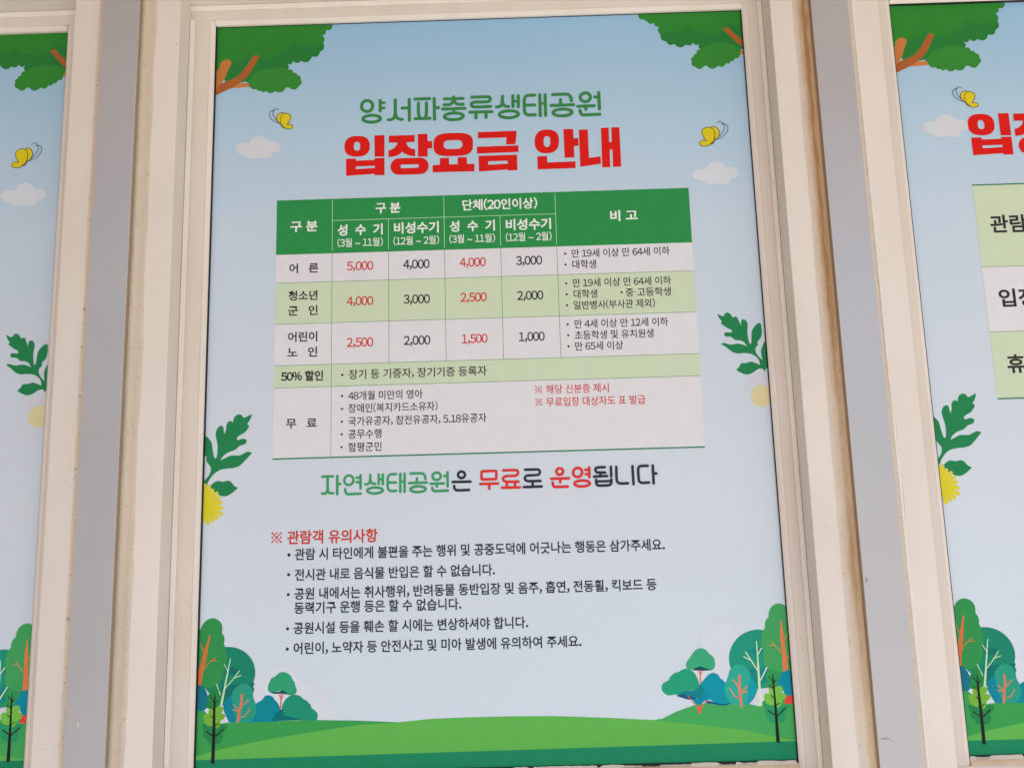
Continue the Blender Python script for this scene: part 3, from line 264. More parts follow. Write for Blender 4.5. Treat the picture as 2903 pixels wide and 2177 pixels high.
'foliage_branch_a': (3,[['P','fol_dark',[[(-445.7,2170.5,1),(-266.8,2167.5,1),(-266.8,2166.5,1),(-267.9,2162.3,1),(-270.1,2159.6,1),(-273.2,2158.7,1),(-277.3,2159.3,1),(-277.0,2155.8,1),(-277.8,2153.2,1),(-279.8,2151.5,1),(-282.9,2150.7,1),(-280.3,2147.9,1),(-279.1,2145.0,1),(-279.5,2141.9,1),(-281.5,2138.7,1),(-279.6,2133.8,1),(-279.7,2129.8,1),(-281.8,2126.3,1),(-285.8,2123.8,1),(-287.2,2119.3,1),(-289.6,2116.6,1),(-293.0,2115.8,1),(-297.5,2116.7,1),(-300.3,2111.0,1),(-304.2,2107.9,1),(-309.0,2107.5,1),(-314.8,2109.8,1),(-317.7,2107.3,1),(-320.4,2106.6,1),(-323.2,2107.5,1),(-326.2,2110.2,1),(-327.7,2107.0,1),(-329.8,2105.3,1),(-332.5,2105.1,1),(-335.7,2106.3,1),(-333.7,2103.9,1),(-332.8,2101.4,1),(-333.3,2098.9,1),(-335.1,2096.5,1),(-336.7,2084.9,1),(-388.6,2072.7,1),(-393.0,2075.7,1),(-397.4,2079.5,1),(-404.3,2077.9,1),(-428.7,2080.1,1),(-431.0,2084.4,1),(-444.9,2096.1,1)]]],['P','fol_mid',[[(-445.7,2170.5,1),(-266.8,2167.5,1),(-266.8,2166.5,1),(-268.0,2162.5,1),(-270.2,2159.9,1),(-273.3,2158.9,1),(-277.3,2159.3,1),(-277.1,2155.9,1),(-277.9,2153.4,1),(-279.9,2151.6,1),(-282.9,2150.7,1),(-280.3,2147.4,1),(-279.2,2144.2,1),(-279.8,2140.7,1),(-281.9,2137.3,1),(-303.3,2134.3),(-316.5,2136.1),(-321.7,2138.7),(-326.6,2142.6,1),(-331.3,2135.2),(-332.1,2131.5),(-337.3,2127.9),(-347.8,2124.5),(-352.0,2118.6),(-363.3,2116.1),(-373.9,2119.3),(-384.4,2120.2),(-392.8,2128.4,1),(-397.5,2120.1),(-405.2,2115.3),(-413.0,2112.7),(-424.3,2111.2),(-436.3,2101.4),(-444.9,2097.9,1)]]],['P','fol_light',[[(-335.1,2096.5,1),(-331.6,2097.2,1),(-329.0,2096.3,1),(-327.1,2094.2,1),(-325.9,2090.5,1),(-323.8,2091.0,1),(-322.2,2090.6,1),(-320.9,2089.3,1),(-320.2,2087.1,1),(-317.3,2086.4,1),(-315.5,2084.9,1),(-314.7,2082.6,1),(-314.9,2079.5,1),(-313.3,2076.6,1),(-313.1,2074.2,1),(-314.1,2072.0,1),(-316.5,2070.2,1),(-319.7,2065.7,1),(-323.5,2063.7,1),(-327.8,2064.3,1),(-332.5,2067.5,1),(-336.4,2067.7,1),(-336.4,2067.7,1),(-339.6,2062.9,1),(-343.3,2060.4,1),(-347.9,2060.2,1),(-353.2,2062.2,1),(-356.7,2059.8,1),(-360.0,2059.1,1),(-363.4,2060.3,1),(-366.7,2063.2,1),(-368.9,2061.7,1),(-371.1,2061.2,1),(-373.3,2062.0,1),(-375.4,2063.9,1),(-377.4,2063.4,1),(-379.0,2063.9,1),(-380.4,2064.9,1),(-381.5,2066.9,1),(-384.7,2066.1,1),(-387.5,2066.6,1),(-389.8,2068.3,1),(-391.6,2071.4,1),(-393.9,2078.5),(-387.2,2089.4),(-375.1,2095.5),(-364.8,2098.4),(-347.4,2101.1)]]],['P','bark_a',[[(-446.2,2097.0,1),(-438.9,2101.0),(-437.4,2108.9),(-432.3,2115.1),(-424.4,2115.5),(-420.4,2111.1),(-424.1,2100.9),(-430.6,2084.4),(-435.6,2076.2),(-441.7,2061.6,1),(-445.5,2057.1,1)]]],['P','bark_c',[[(-420.6,2069.2,1),(-408.7,2076.2),(-393.9,2076.8,1),(-391.8,2070.5,1),(-412.8,2069.4)]]],['P','bark_b',[[(-445.5,2057.1,1),(-441.4,2066.2,1),(-434.8,2077.1),(-413.3,2086.6),(-401.3,2098.3),(-393.8,2110.2),(-387.4,2121.2,1),(-377.8,2120.4,1),(-384.1,2107.0),(-394.2,2089.6),(-406.1,2078.0),(-420.6,2069.2),(-433.5,2063.1)]]]]),
'foliage_branch_b': (3,[['P','fol_dark',[[(198.2,2169.3,1),(198.1,2167.4,1),(198.9,2163.3,1),(200.6,2160.6,1),(203.4,2159.3,1),(207.3,2159.5,1),(207.7,2157.9,1),(208.5,2157.1,1),(209.7,2156.7,1),(211.1,2157.0,1),(212.9,2153.7,1),(215.2,2152.0,1),(218.0,2151.9,1),(221.3,2153.3,1),(222.0,2149.9,1),(223.5,2147.7,1),(226.0,2146.6,1),(229.2,2146.9,1),(227.1,2143.5,1),(226.6,2140.3,1),(227.7,2137.3,1),(230.3,2134.6,1),(229.9,2129.7,1),(231.1,2126.1,1),(233.9,2123.7,1),(238.3,2122.6,1),(240.3,2118.7,1),(242.9,2116.6,1),(246.2,2116.4,1),(250.1,2117.9,1),(254.1,2113.5,1),(258.4,2111.9,1),(263.0,2112.7,1),(267.8,2116.4,1),(270.8,2114.6,1),(273.6,2114.4,1),(276.1,2115.8,1),(278.3,2118.8,1),(280.4,2116.1,1),(282.7,2114.9,1),(285.3,2115.3,1),(288.2,2117.1,1),(286.6,2114.4,1),(286.3,2111.9,1),(287.2,2109.7,1),(289.3,2107.7,1),(305.2,2092.7,1),(347.1,2100.5,1),(350.6,2106.5,1),(356.4,2103.9,1),(358.9,2139.5,1),(358.1,2170.7,1)]]],['P','fol_mid',[[(198.2,2169.3,1),(198.1,2167.4,1),(198.9,2163.3,1),(200.6,2160.6,1),(203.4,2159.3,1),(207.3,2159.5,1),(207.7,2157.9,1),(208.5,2157.1,1),(209.7,2156.7,1),(211.1,2157.0,1),(212.9,2153.7,1),(215.2,2152.0,1),(218.0,2151.9,1),(221.3,2153.3,1),(222.0,2149.9,1),(223.5,2147.7,1),(226.0,2146.6,1),(229.2,2146.9,1),(227.1,2143.5,1),(226.6,2140.3,1),(227.7,2137.3,1),(230.3,2134.6,1),(238.7,2136.9),(250.7,2134.8),(262.2,2139.1),(271.9,2149.1,1),(277.1,2141.4),(286.4,2137.1),(295.0,2136.1),(301.6,2131.1),(312.1,2131.9),(321.9,2137.0),(328.6,2145.3),(335.0,2150.7,1),(342.4,2144.8),(358.8,2138.1,1),(358.1,2170.7,1)]]],['P','fol_light',[[(289.3,2107.7,1),(286.3,2107.4,1),(284.1,2106.1,1),(282.9,2103.8,1),(282.8,2100.5,1),(280.8,2100.5,1),(279.4,2099.9,1),(278.6,2098.5,1),(278.3,2096.4,1),(275.8,2095.3,1),(274.4,2093.6,1),(274.1,2091.3,1),(274.8,2088.6,1),(274.0,2085.4,1),(274.4,2083.0,1),(276.1,2081.2,1),(279.0,2080.1,1),(282.4,2076.9,1),(285.9,2075.9,1),(289.3,2077.1,1),(292.8,2080.6,1),(296.7,2080.9,1),(300.7,2076.9,1),(304.9,2075.4,1),(309.3,2076.6,1),(313.9,2080.3,1),(317.5,2078.5,1),(320.9,2078.5,1),(323.7,2080.3,1),(326.2,2084.1,1),(328.4,2083.2,1),(330.4,2083.4,1),(332.0,2084.7,1),(333.3,2087.1,1),(335.6,2086.8,1),(337.5,2087.4,1),(338.8,2089.0,1),(339.6,2091.5,1),(342.8,2091.3,1),(345.2,2092.2,1),(346.9,2094.4,1),(347.8,2097.7,1),(350.1,2106.0),(341.0,2112.0),(331.8,2116.5),(315.4,2117.1),(300.5,2114.3)]]],['P','bark_b',[[(324.6,2140.2,1),(333.6,2142.4,1),(341.5,2131.6),(357.5,2118.9,1),(357.0,2106.3,1),(344.0,2117.5),(333.5,2129.1)]]],['P','bark_c',[[(348.4,2102.8,1),(356.5,2104.9,1),(356.0,2097.6,1),(347.7,2097.0,1)]]]]),
'butterfly_a': (7,[['P','bf_pale',[[(-341.7,2027.5),(-346.2,2026.4),(-349.3,2022.3),(-350.0,2018.0),(-348.0,2013.4),(-343.7,2009.3),(-343.8,2020.2),(-339.3,2025.9)]]],['S','bf_line',1.09,[(-341.7,2027.5),(-346.2,2026.4),(-349.3,2022.3),(-350.0,2018.0),(-348.0,2013.4),(-343.7,2009.3),(-343.8,2020.2),(-339.3,2025.9),(-341.7,2027.5)],1],['P','bf_body',[[(-343.7,2009.3),(-343.0,2006.2),(-339.5,2003.2),(-337.8,2003.0),(-340.7,2006.1)]]],['S','bf_line',0.69,[(-343.7,2009.3),(-343.0,2006.2),(-339.5,2003.2),(-337.8,2003.0),(-340.7,2006.1),(-343.7,2009.3)],1],['P','bf_wing',[[(-336.5,2026.4),(-331.3,2024.7),(-328.7,2020.4),(-329.4,2016.7),(-331.1,2012.5),(-334.2,2008.0,1),(-329.3,2008.7),(-326.1,2006.7),(-325.5,2004.1),(-328.1,2001.6),(-333.2,2001.2),(-337.8,2003.0),(-340.7,2006.1),(-343.4,2009.6),(-344.6,2015.4),(-343.8,2020.2),(-341.0,2024.7)]]],['S','bf_line',1.09,[(-336.5,2026.4),(-331.3,2024.7),(-328.7,2020.4),(-329.4,2016.7),(-331.1,2012.5),(-334.2,2008.0,1),(-329.3,2008.7),(-326.1,2006.7),(-325.5,2004.1),(-328.1,2001.6),(-333.2,2001.2),(-337.8,2003.0),(-340.7,2006.1),(-343.4,2009.6),(-344.6,2015.4),(-343.8,2020.2),(-341.0,2024.7),(-336.5,2026.4)],1],['S','bf_ant',0.98,[(-352.9,2030.3),(-356.1,2031.5),(-359.8,2029.3),(-361.1,2025.1),(-358.8,2018.9),(-353.5,2013.9),(-344.2,2009.6)],1],['S','bf_ant',0.98,[(-347.5,2032.0),(-351.0,2034.4),(-354.4,2032.2),(-356.0,2028.0),(-354.8,2023.1),(-350.7,2016.2),(-344.2,2009.6)],1]]),
'butterfly_b': (7,[['P','bf_pale',[[(296.6,1982.4),(301.0,1984.2),(305.4,1981.8),(308.4,1976.3),(308.1,1971.2),(305.8,1966.1),(301.3,1962.4),(301.7,1973.2),(300.1,1978.7)]]],['S','bf_line',1.07,[(296.6,1982.4),(301.0,1984.2),(305.4,1981.8),(308.4,1976.3),(308.1,1971.2),(305.8,1966.1),(301.3,1962.4),(301.7,1973.2),(300.1,1978.7),(296.6,1982.4)],1],['P','bf_body',[[(294.4,1955.9),(298.1,1956.8),(300.8,1961.5),(298.9,1960.7)]]],['S','bf_line',0.68,[(294.4,1955.9),(298.1,1956.8),(300.8,1961.5),(298.9,1960.7),(294.4,1955.9)],1],['P','bf_wing',[[(291.9,1983.0),(286.7,1981.5),(283.1,1976.8),(283.5,1971.4),(285.7,1966.5),(288.5,1961.3,1),(284.4,1962.8),(280.3,1961.6),(278.4,1958.0),(280.4,1954.6),(285.5,1953.4),(291.2,1954.4),(294.7,1957.1),(299.0,1961.3),(301.0,1966.6),(301.7,1973.2),(300.1,1978.7),(296.6,1981.9)]]],['S','bf_line',1.07,[(291.9,1983.0),(286.7,1981.5),(283.1,1976.8),(283.5,1971.4),(285.7,1966.5),(288.5,1961.3,1),(284.4,1962.8),(280.3,1961.6),(278.4,1958.0),(280.4,1954.6),(285.5,1953.4),(291.2,1954.4),(294.7,1957.1),(299.0,1961.3),(301.0,1966.6),(301.7,1973.2),(300.1,1978.7),(296.6,1981.9),(291.9,1983.0)],1],['S','bf_ant',0.96,[(306.4,1988.9),(310.6,1991.7),(314.4,1989.1),(316.6,1983.5),(314.7,1977.0),(310.3,1970.5),(301.9,1962.7)],1],['S','bf_ant',0.96,[(312.5,1987.0),(317.1,1987.5),(320.9,1984.6),(321.8,1979.8),(319.0,1973.2),(312.9,1967.4),(301.9,1962.7)],1]]),
'cloud_a': (5,[['P','cloud_a',[[(-410.5,1972.1),(-408.4,1978.1),(-399.9,1981.4),(-390.1,1980.2,1),(-386.8,1987.7),(-375.5,1991.2),(-366.2,1987.6),(-361.3,1982.3,1),(-351.2,1981.9),(-343.7,1976.5),(-343.1,1971.7),(-346.4,1966.4),(-354.4,1965.1,1),(-357.7,1958.3),(-365.0,1955.0),(-375.9,1957.1,1),(-382.7,1955.6),(-390.7,1955.8),(-397.1,1960.8,1),(-405.8,1964.1),(-409.9,1968.5)]]]]),
'cloud_b': (5,[['P','cloud_b',[[(264.6,1909.7),(271.0,1917.5),(285.4,1917.9,1),(291.9,1926.6),(301.3,1929.4),(310.3,1925.1),(315.8,1918.7,1),(326.8,1918.7),(332.5,1911.0),(329.1,1904.0),(320.5,1900.8,1),(315.0,1893.9),(299.9,1895.3,1),(289.7,1893.5),(278.3,1899.5,1),(268.5,1903.4)]]]]),
'leaf_sprig_a': (4,[['P','leaf',[[(-445.6,1480.5,1),(-438.3,1487.7),(-434.7,1494.0),(-434.1,1501.4),(-440.0,1510.1),(-440.4,1515.5),(-442.4,1518.2),(-447.9,1521.1,1),(-448.7,1548.0,1),(-442.2,1545.7,1),(-437.7,1541.8),(-433.7,1535.7),(-431.8,1524.9),(-429.4,1515.2),(-427.2,1514.1),(-425.7,1518.3),(-425.3,1531.2),(-427.4,1542.0),(-428.4,1548.5),(-426.7,1555.0),(-422.0,1559.4),(-418.1,1558.0),(-416.8,1550.4),(-416.2,1547.7,1),(-414.0,1553.5),(-413.3,1561.1),(-410.2,1565.4),(-406.9,1565.8),(-404.5,1563.6,1),(-402.7,1570.6),(-398.5,1574.6),(-394.1,1574.9),(-390.8,1572.4),(-388.6,1569.9),(-377.8,1575.3,1),(-379.8,1567.7),(-384.0,1561.4,1),(-380.9,1557.8,1),(-387.0,1549.5),(-396.6,1543.9),(-398.2,1540.7),(-396.5,1538.8),(-390.1,1540.4),(-385.2,1539.2),(-384.5,1535.4),(-387.7,1532.3),(-394.1,1530.3),(-400.5,1525.1),(-410.1,1521.6),(-416.5,1517.0),(-420.6,1510.7,1),(-414.2,1513.7),(-405.7,1517.2),(-394.9,1516.9),(-388.5,1519.4),(-383.2,1521.9),(-378.8,1521.3),(-376.6,1519.6,1),(-384.0,1511.8),(-392.4,1503.5),(-401.0,1500.0),(-411.7,1499.2),(-421.3,1497.3),(-429.8,1491.7),(-436.0,1483.4),(-438.0,1478.1),(-438.8,1470.7,1),(-445.3,1470.9,1)]]],['P','leaf',[[(-434.1,1475.9,1),(-425.2,1482.2),(-416.6,1481.2),(-409.1,1482.4),(-404.8,1480.4),(-400.3,1475.0),(-394.9,1472.2,1),(-401.2,1466.5),(-408.6,1462.0),(-415.0,1460.9),(-421.5,1463.1),(-430.2,1469.4)]]]]),
'daisy_a': (5,[['P','daisy',[[(-444.2,1477.8),(-441.8,1479.8),(-439.0,1477.9),(-438.6,1468.5,1),(-437.4,1475.5),(-434.7,1476.7),(-432.7,1474.4),(-434.6,1466.0,1),(-431.9,1471.2),(-429.3,1471.6),(-428.1,1469.3),(-430.9,1462.8,1),(-425.4,1467.6),(-422.7,1467.2),(-422.5,1464.6),(-427.2,1459.2,1),(-420.4,1461.4),(-418.1,1460.1),(-418.6,1457.6),(-424.9,1454.5,1),(-417.6,1454.6),(-415.7,1452.7),(-417.2,1450.5),(-423.6,1449.2,1),(-415.5,1446.5),(-414.4,1443.8),(-416.6,1442.2),(-423.8,1443.7,1),(-415.9,1438.1),(-415.6,1434.9),(-418.5,1434.0),(-426.0,1438.8,1),(-421.0,1431.9),(-421.8,1428.9),(-424.9,1429.1),(-430.2,1435.8,1),(-427.0,1428.3),(-428.5,1425.7),(-431.5,1426.6),(-434.5,1433.9,1),(-432.9,1424.5),(-435.1,1422.2),(-438.1,1424.0),(-439.1,1433.8,1),(-440.3,1427.2),(-442.8,1425.8),(-444.9,1428.0),(-444.0,1436.6,1),(-447.9,1431.1),(-450.5,1430.7),(-451.7,1433.3),(-448.6,1440.9,1),(-454.7,1438.8),(-457.1,1439.6),(-457.0,1442.0),(-451.8,1447.5,1),(-459.2,1449.4),(-460.8,1451.3),(-459.4,1453.1),(-452.5,1455.3,1),(-458.4,1461.2),(-458.6,1463.7),(-456.3,1464.4),(-450.1,1462.6,1),(-455.0,1471.7),(-454.1,1474.4),(-451.0,1474.0),(-447.0,1467.7,1),(-450.7,1477.2),(-448.9,1479.9),(-445.7,1478.6),(-443.2,1469.6,1)]]]]),
'leaf_sprig_b': (4,[['P','leaf',[[(287.7,1700.2,1),(292.4,1697.2),(296.2,1696.5),(299.2,1700.4),(302.6,1701.2),(306.7,1698.5),(309.1,1693.4,1),(312.0,1694.9),(315.2,1694.3),(317.5,1688.6),(320.3,1681.3,1),(320.7,1687.4),(322.6,1690.7),(326.9,1689.5),(329.7,1683.8),(328.6,1671.5),(329.2,1661.5),(330.7,1655.4),(332.6,1655.3),(333.6,1661.4),(334.9,1672.5),(339.3,1680.1),(345.0,1684.4),(348.7,1682.6),(348.8,1668.7),(346.1,1662.1),(342.0,1657.8),(341.9,1652.8),(338.6,1649.0),(338.2,1643.5),(341.5,1636.8),(347.1,1631.1,1),(345.7,1641.1),(346.7,1647.7),(352.4,1658.6,1),(360.6,1659.5,1),(357.6,1619.8,1),(351.0,1618.9,1),(348.7,1613.5,1),(346.6,1617.9),(342.4,1618.9),(337.9,1617.1),(331.1,1612.9),(323.4,1610.9),(315.0,1613.9),(308.8,1618.2,1),(313.4,1622.2),(316.5,1627.1),(323.5,1627.4),(330.2,1629.2),(335.5,1627.6),(342.8,1624.1,1),(341.7,1631.3),(337.2,1636.9),(331.0,1640.4),(321.3,1641.8),(312.6,1641.5),(305.2,1643.9),(298.0,1650.2),(290.5,1655.5,1),(294.1,1657.2),(303.7,1654.5),(312.5,1655.6),(319.0,1654.6),(326.3,1651.4,1),(322.4,1657.8),(317.2,1660.2),(310.7,1661.0),(304.5,1665.6),(298.0,1666.3),(295.2,1669.2),(297.3,1672.5),(306.0,1672.2),(306.3,1675.6),(300.0,1679.1),(291.2,1686.1,1),(293.5,1688.5,1),(289.0,1695.1)]]]]),
'daisy_b': (5,[['P','daisy_pale',[[(370.4,1579.3),(372.3,1576.2),(370.0,1573.3),(362.5,1573.5,1),(372.2,1570.7),(373.2,1566.9),(369.9,1564.4),(361.5,1567.5,1),(368.9,1562.7),(368.8,1558.7),(365.0,1557.3),(357.4,1562.6,1),(363.1,1555.2),(361.7,1551.3),(357.7,1551.0),(352.2,1558.6,1),(355.1,1549.8),(352.7,1546.5),(348.9,1547.5),(346.5,1556.2,1),(347.0,1548.3),(344.0,1545.8),(340.8,1547.7),(340.9,1556.0,1),(339.9,1547.8),(336.5,1546.2),(333.9,1548.8),(335.7,1557.1,1),(331.5,1547.3),(327.5,1546.6),(325.6,1550.1),(330.0,1558.9,1),(324.2,1552.8),(320.4,1553.4),(319.6,1557.1),(325.5,1563.6,1),(317.6,1558.8),(314.1,1560.5),(314.5,1564.5),(322.6,1568.9,1),(312.0,1565.5),(309.0,1568.3),(310.6,1572.3),(321.4,1574.4,1),(314.0,1574.9),(312.1,1578.0),(314.4,1580.9),(323.7,1580.7,1),(315.7,1584.0),(314.9,1587.6),(318.1,1589.7),(326.1,1586.7,1),(319.9,1592.0),(320.4,1595.7),(323.8,1596.7),(329.5,1591.7,1),(323.6,1599.4),(325.0,1603.1),(328.9,1603.2),(333.3,1595.8,1),(329.9,1603.3),(332.1,1606.5),(335.8,1605.6),(338.3,1597.7,1),(337.0,1607.8),(340.2,1610.5),(343.7,1608.6),(344.2,1598.9,1),(346.1,1609.3),(350.0,1611.0),(352.8,1608.1),(350.0,1598.1,1),(353.9,1606.2),(357.8,1607.0),(359.7,1603.4),(354.5,1595.0,1),(360.2,1602.5),(364.0,1602.3),(364.9,1598.4),(357.8,1591.1,1),(364.4,1595.8),(367.9,1594.6),(367.7,1590.9),(360.2,1585.7,1),(366.9,1587.4),(369.4,1585.2),(368.2,1582.0),(361.5,1579.5,1)]]],['P','daisy_core',[[(356.9,1581.0),(357.9,1579.6),(356.7,1578.2),(355.9,1577.2,1),(356.5,1576.1),(356.9,1574.4),(355.4,1573.5),(354.4,1572.8,1),(354.4,1571.8),(354.2,1569.8),(352.5,1569.4),(351.4,1569.2,1),(351.3,1567.9),(350.5,1566.1),(348.7,1566.3),(347.7,1566.5,1),(347.1,1565.5),(346.0,1563.9),(344.3,1564.6),(343.4,1565.2,1),(342.6,1564.6),(341.0,1563.6),(339.6,1564.7),(338.9,1565.5,1),(338.0,1565.2),(336.2,1564.6),(335.3,1566.1),(334.9,1567.1,1),(333.6,1566.6),(331.8,1566.6),(331.4,1568.4),(331.4,1569.7,1),(330.5,1570.1),(328.7,1570.7),(328.9,1572.5),(329.2,1573.7,1),(328.4,1574.2),(326.8,1575.4),(327.6,1577.0),(328.2,1578.2,1),(327.1,1579.0),(326.0,1580.5),(327.3,1582.0),(328.3,1582.8,1),(328.0,1583.9),(327.5,1585.7),(329.0,1586.6),(330.2,1587.2,1),(329.8,1588.6),(329.8,1590.4),(331.7,1590.9),(332.9,1591.0,1),(333.2,1592.1),(333.9,1593.9),(335.7,1593.7),(336.7,1593.5,1),(337.3,1594.7),(338.5,1596.3),(340.1,1595.6),(341.1,1594.9,1),(341.9,1595.5),(343.4,1596.7),(344.9,1595.4),(345.6,1594.6,1),(346.6,1595.4),(348.4,1596.0),(349.3,1594.3),(349.7,1593.2,1),(350.9,1593.5),(352.7,1593.6),(353.2,1591.7),(353.1,1590.4,1),(354.2,1590.1),(355.8,1589.5),(355.7,1587.7),(355.4,1586.5,1),(356.4,1585.9),(357.8,1584.8),(357.2,1583.1),(356.5,1582.0,1)]]]]),
'grass_hill': (3,[['P','hill_left',[[(-448.8,1177.2,1),(-433.6,1177.7,1),(-426.5,1170.2,1),(-418.6,1163.5,1),(-411.3,1160.6,1),(-399.5,1161.6,1),(-386.6,1161.8,1),(-337.8,1161.9,1),(-282.0,1161.9,1),(-228.1,1159.8,1),(-170.3,1156.2,1),(-170.4,1133.7,1),(-446.8,1114.7,1)]]],['P','hill_right',[[(166.3,1150.8,1),(181.3,1153.0,1),(179.4,1152.9,1),(198.0,1161.0,1),(211.8,1165.4,1),(222.8,1168.6,1),(234.7,1170.3,1),(248.2,1168.9,1),(271.1,1169.6,1),(295.4,1168.4,1),(308.1,1164.9,1),(312.4,1171.5,1),(316.4,1174.3,1),(356.7,1172.6,1),(355.6,1120.5,1),(321.2,1127.0,1),(165.1,1128.8,1)]]],['P','hill_front',[[(-447.7,1118.3,1),(-416.1,1126.8,1),(-374.5,1134.4,1),(-337.4,1140.1,1),(-296.1,1145.7,1),(-223.3,1154.5,1),(-170.3,1156.5,1),(-128.3,1159.7,1),(-80.8,1160.4,1),(-26.5,1160.3,1),(36.6,1159.2,1),(99.6,1155.7,1),(166.3,1151.1,1),(253.8,1140.2,1),(283.9,1135.9,1),(321.3,1127.8,1),(357.0,1120.3,1),(356.9,1119.0,1),(-447.5,1114.0,1)]]],['P','hill_base',[[(-449.8,1115.0,1),(361.9,1120.3,1),(365.2,1075.8,1),(-451.1,1081.6,1)]]]]),
'outlined_cloud_a': (1,[['P','cloud_fill',[[(-372.7,1218.2,1),(-360.3,1217.6),(-354.4,1214.2,1),(-352.1,1220.0),(-346.0,1227.1),(-338.5,1231.2),(-330.2,1232.2),(-319.8,1229.1),(-312.1,1221.7),(-307.8,1212.4,1),(-299.6,1211.8),(-289.9,1207.3),(-282.2,1198.6,1),(-274.7,1196.5),(-267.8,1191.1),(-263.9,1183.1),(-264.9,1175.4,1),(-259.4,1174.9),(-253.2,1168.6),(-251.7,1160.1,1),(-371.5,1162.3,1)]]],['S','cloud_line',0.34,[(-365.1,1218.1),(-360.3,1217.6),(-354.4,1214.2,1),(-352.1,1220.0),(-346.0,1227.1),(-338.5,1231.2),(-330.2,1232.2),(-319.8,1229.1),(-312.1,1221.7),(-307.8,1212.4,1),(-299.6,1211.8),(-289.9,1207.3),(-282.2,1198.6,1),(-274.7,1196.5),(-267.8,1191.1),(-263.9,1183.1),(-264.9,1175.4,1),(-259.4,1174.9),(-253.2,1168.6),(-251.7,1160.1)],1]]),
'outlined_cloud_b': (1,[['P','cloud_fill',[[(234.7,1242.1,1),(234.4,1251.8),(239.8,1264.9),(250.4,1273.5),(262.5,1275.9),(274.3,1272.9),(282.9,1264.7),(286.4,1256.7,1),(293.3,1230.9,1),(275.2,1166.9,1),(229.2,1168.0,1),(224.3,1206.4,1)]]],['S','cloud_line',0.45,[(235.2,1242.1),(234.4,1251.8),(239.8,1264.9),(250.4,1273.5),(262.5,1275.9),(274.3,1272.9),(282.9,1264.7),(286.4,1256.7)],1],['S','cloud_line',0.36,[(198.2,1212.2),(202.2,1217.4),(207.8,1219.9),(213.3,1220.6)],1]]),
'round_tree_a': (3.6,[['P','teal_tree',[[(-365.6,1224.5),(-367.2,1213.9),(-372.1,1204.4),(-380.1,1196.9),(-390.2,1192.0),(-401.4,1190.3),(-412.8,1192.0),(-423.2,1196.8),(-431.5,1204.3),(-437.0,1213.8),(-439.1,1224.3),(-437.6,1234.9),(-432.7,1244.5),(-424.8,1252.2),(-414.6,1257.1),(-403.2,1258.8),(-391.8,1257.1),(-381.3,1252.2),(-373.0,1244.6),(-367.6,1235.0)]]],['P','teal_tree',[[(-424.2,1205.8,1),(-369.0,1206.7),(-376.2,1186.6),(-380.8,1180.8,1),(-423.5,1181.8,1)]]],['P','teal_deep',[[(-410.0,1209.8,1),(-391.6,1209.7),(-365.9,1211.6,1),(-368.8,1204.0,1),(-383.5,1192.3),(-406.1,1179.8,1),(-410.7,1179.9,1)]]],['P','teal_deep',[[(-407.8,1239.8,1),(-404.1,1233.1),(-396.0,1232.3),(-387.3,1227.1),(-395.8,1222.9),(-405.6,1224.3,1)]]],['P','pale_trunk',[[(-400.2,1244.0,1),(-399.1,1244.0,1),(-403.8,1214.4,1),(-402.7,1223.5,1),(-409.1,1182.8,1),(-412.2,1183.2,1)]]],['S','pale_trunk',0.98,[(-407.7,1236.2),(-405.2,1231.4),(-402.7,1226.4)],0],['S','pale_trunk',1.19,[(-387.3,1227.4),(-395.9,1216.0),(-405.9,1205.4)],0],['S','pale_trunk',1.04,[(-385.0,1221.5),(-395.1,1217.9)],0]]),
'tall_tree_a': (4.2,[['P','green_tree',[[(-448.3,1279.7,1),(-441.4,1282.8,1),(-438.7,1288.9),(-433.6,1294.4),(-425.6,1297.0),(-418.0,1294.6),(-413.2,1289.4),(-411.8,1283.2),(-412.2,1277.1,1),(-409.2,1272.5),(-408.5,1268.1),(-409.3,1263.4,1),(-406.5,1256.3),(-404.8,1248.0),(-405.5,1240.8),(-408.1,1231.5),(-409.3,1223.3),(-411.7,1214.6),(-410.2,1218.5),(-413.9,1213.5),(-422.2,1207.1),(-433.6,1206.0),(-449.9,1210.7,1)]]],['P','trunk_a',[[(-429.2,1275.2,1),(-427.7,1275.0,1),(-432.2,1247.0),(-435.7,1229.4),(-437.9,1215.3),(-439.0,1209.6,1),(-444.4,1211.2,1),(-445.1,1224.5),(-442.1,1229.6),(-437.4,1247.1)]]],['S','trunk_a',1.04,[(-440.8,1263.9),(-438.0,1257.7),(-436.4,1252.1)],0],['S','trunk_a',0.93,[(-434.9,1230.5),(-432.5,1235.4),(-425.1,1241.9),(-420.0,1245.3)],0],['S','trunk_a',0.93,[(-425.1,1241.6),(-421.7,1241.8),(-417.6,1240.3)],0]]),
'teal_bush_a': (4.8,[['P','blue_bush',[[(-449.1,1210.7,1),(-437.6,1209.3),(-432.0,1203.7),(-429.5,1197.1),(-427.0,1189.0),(-430.2,1181.1),(-435.1,1177.6),(-448.1,1177.6,1)]]]]),
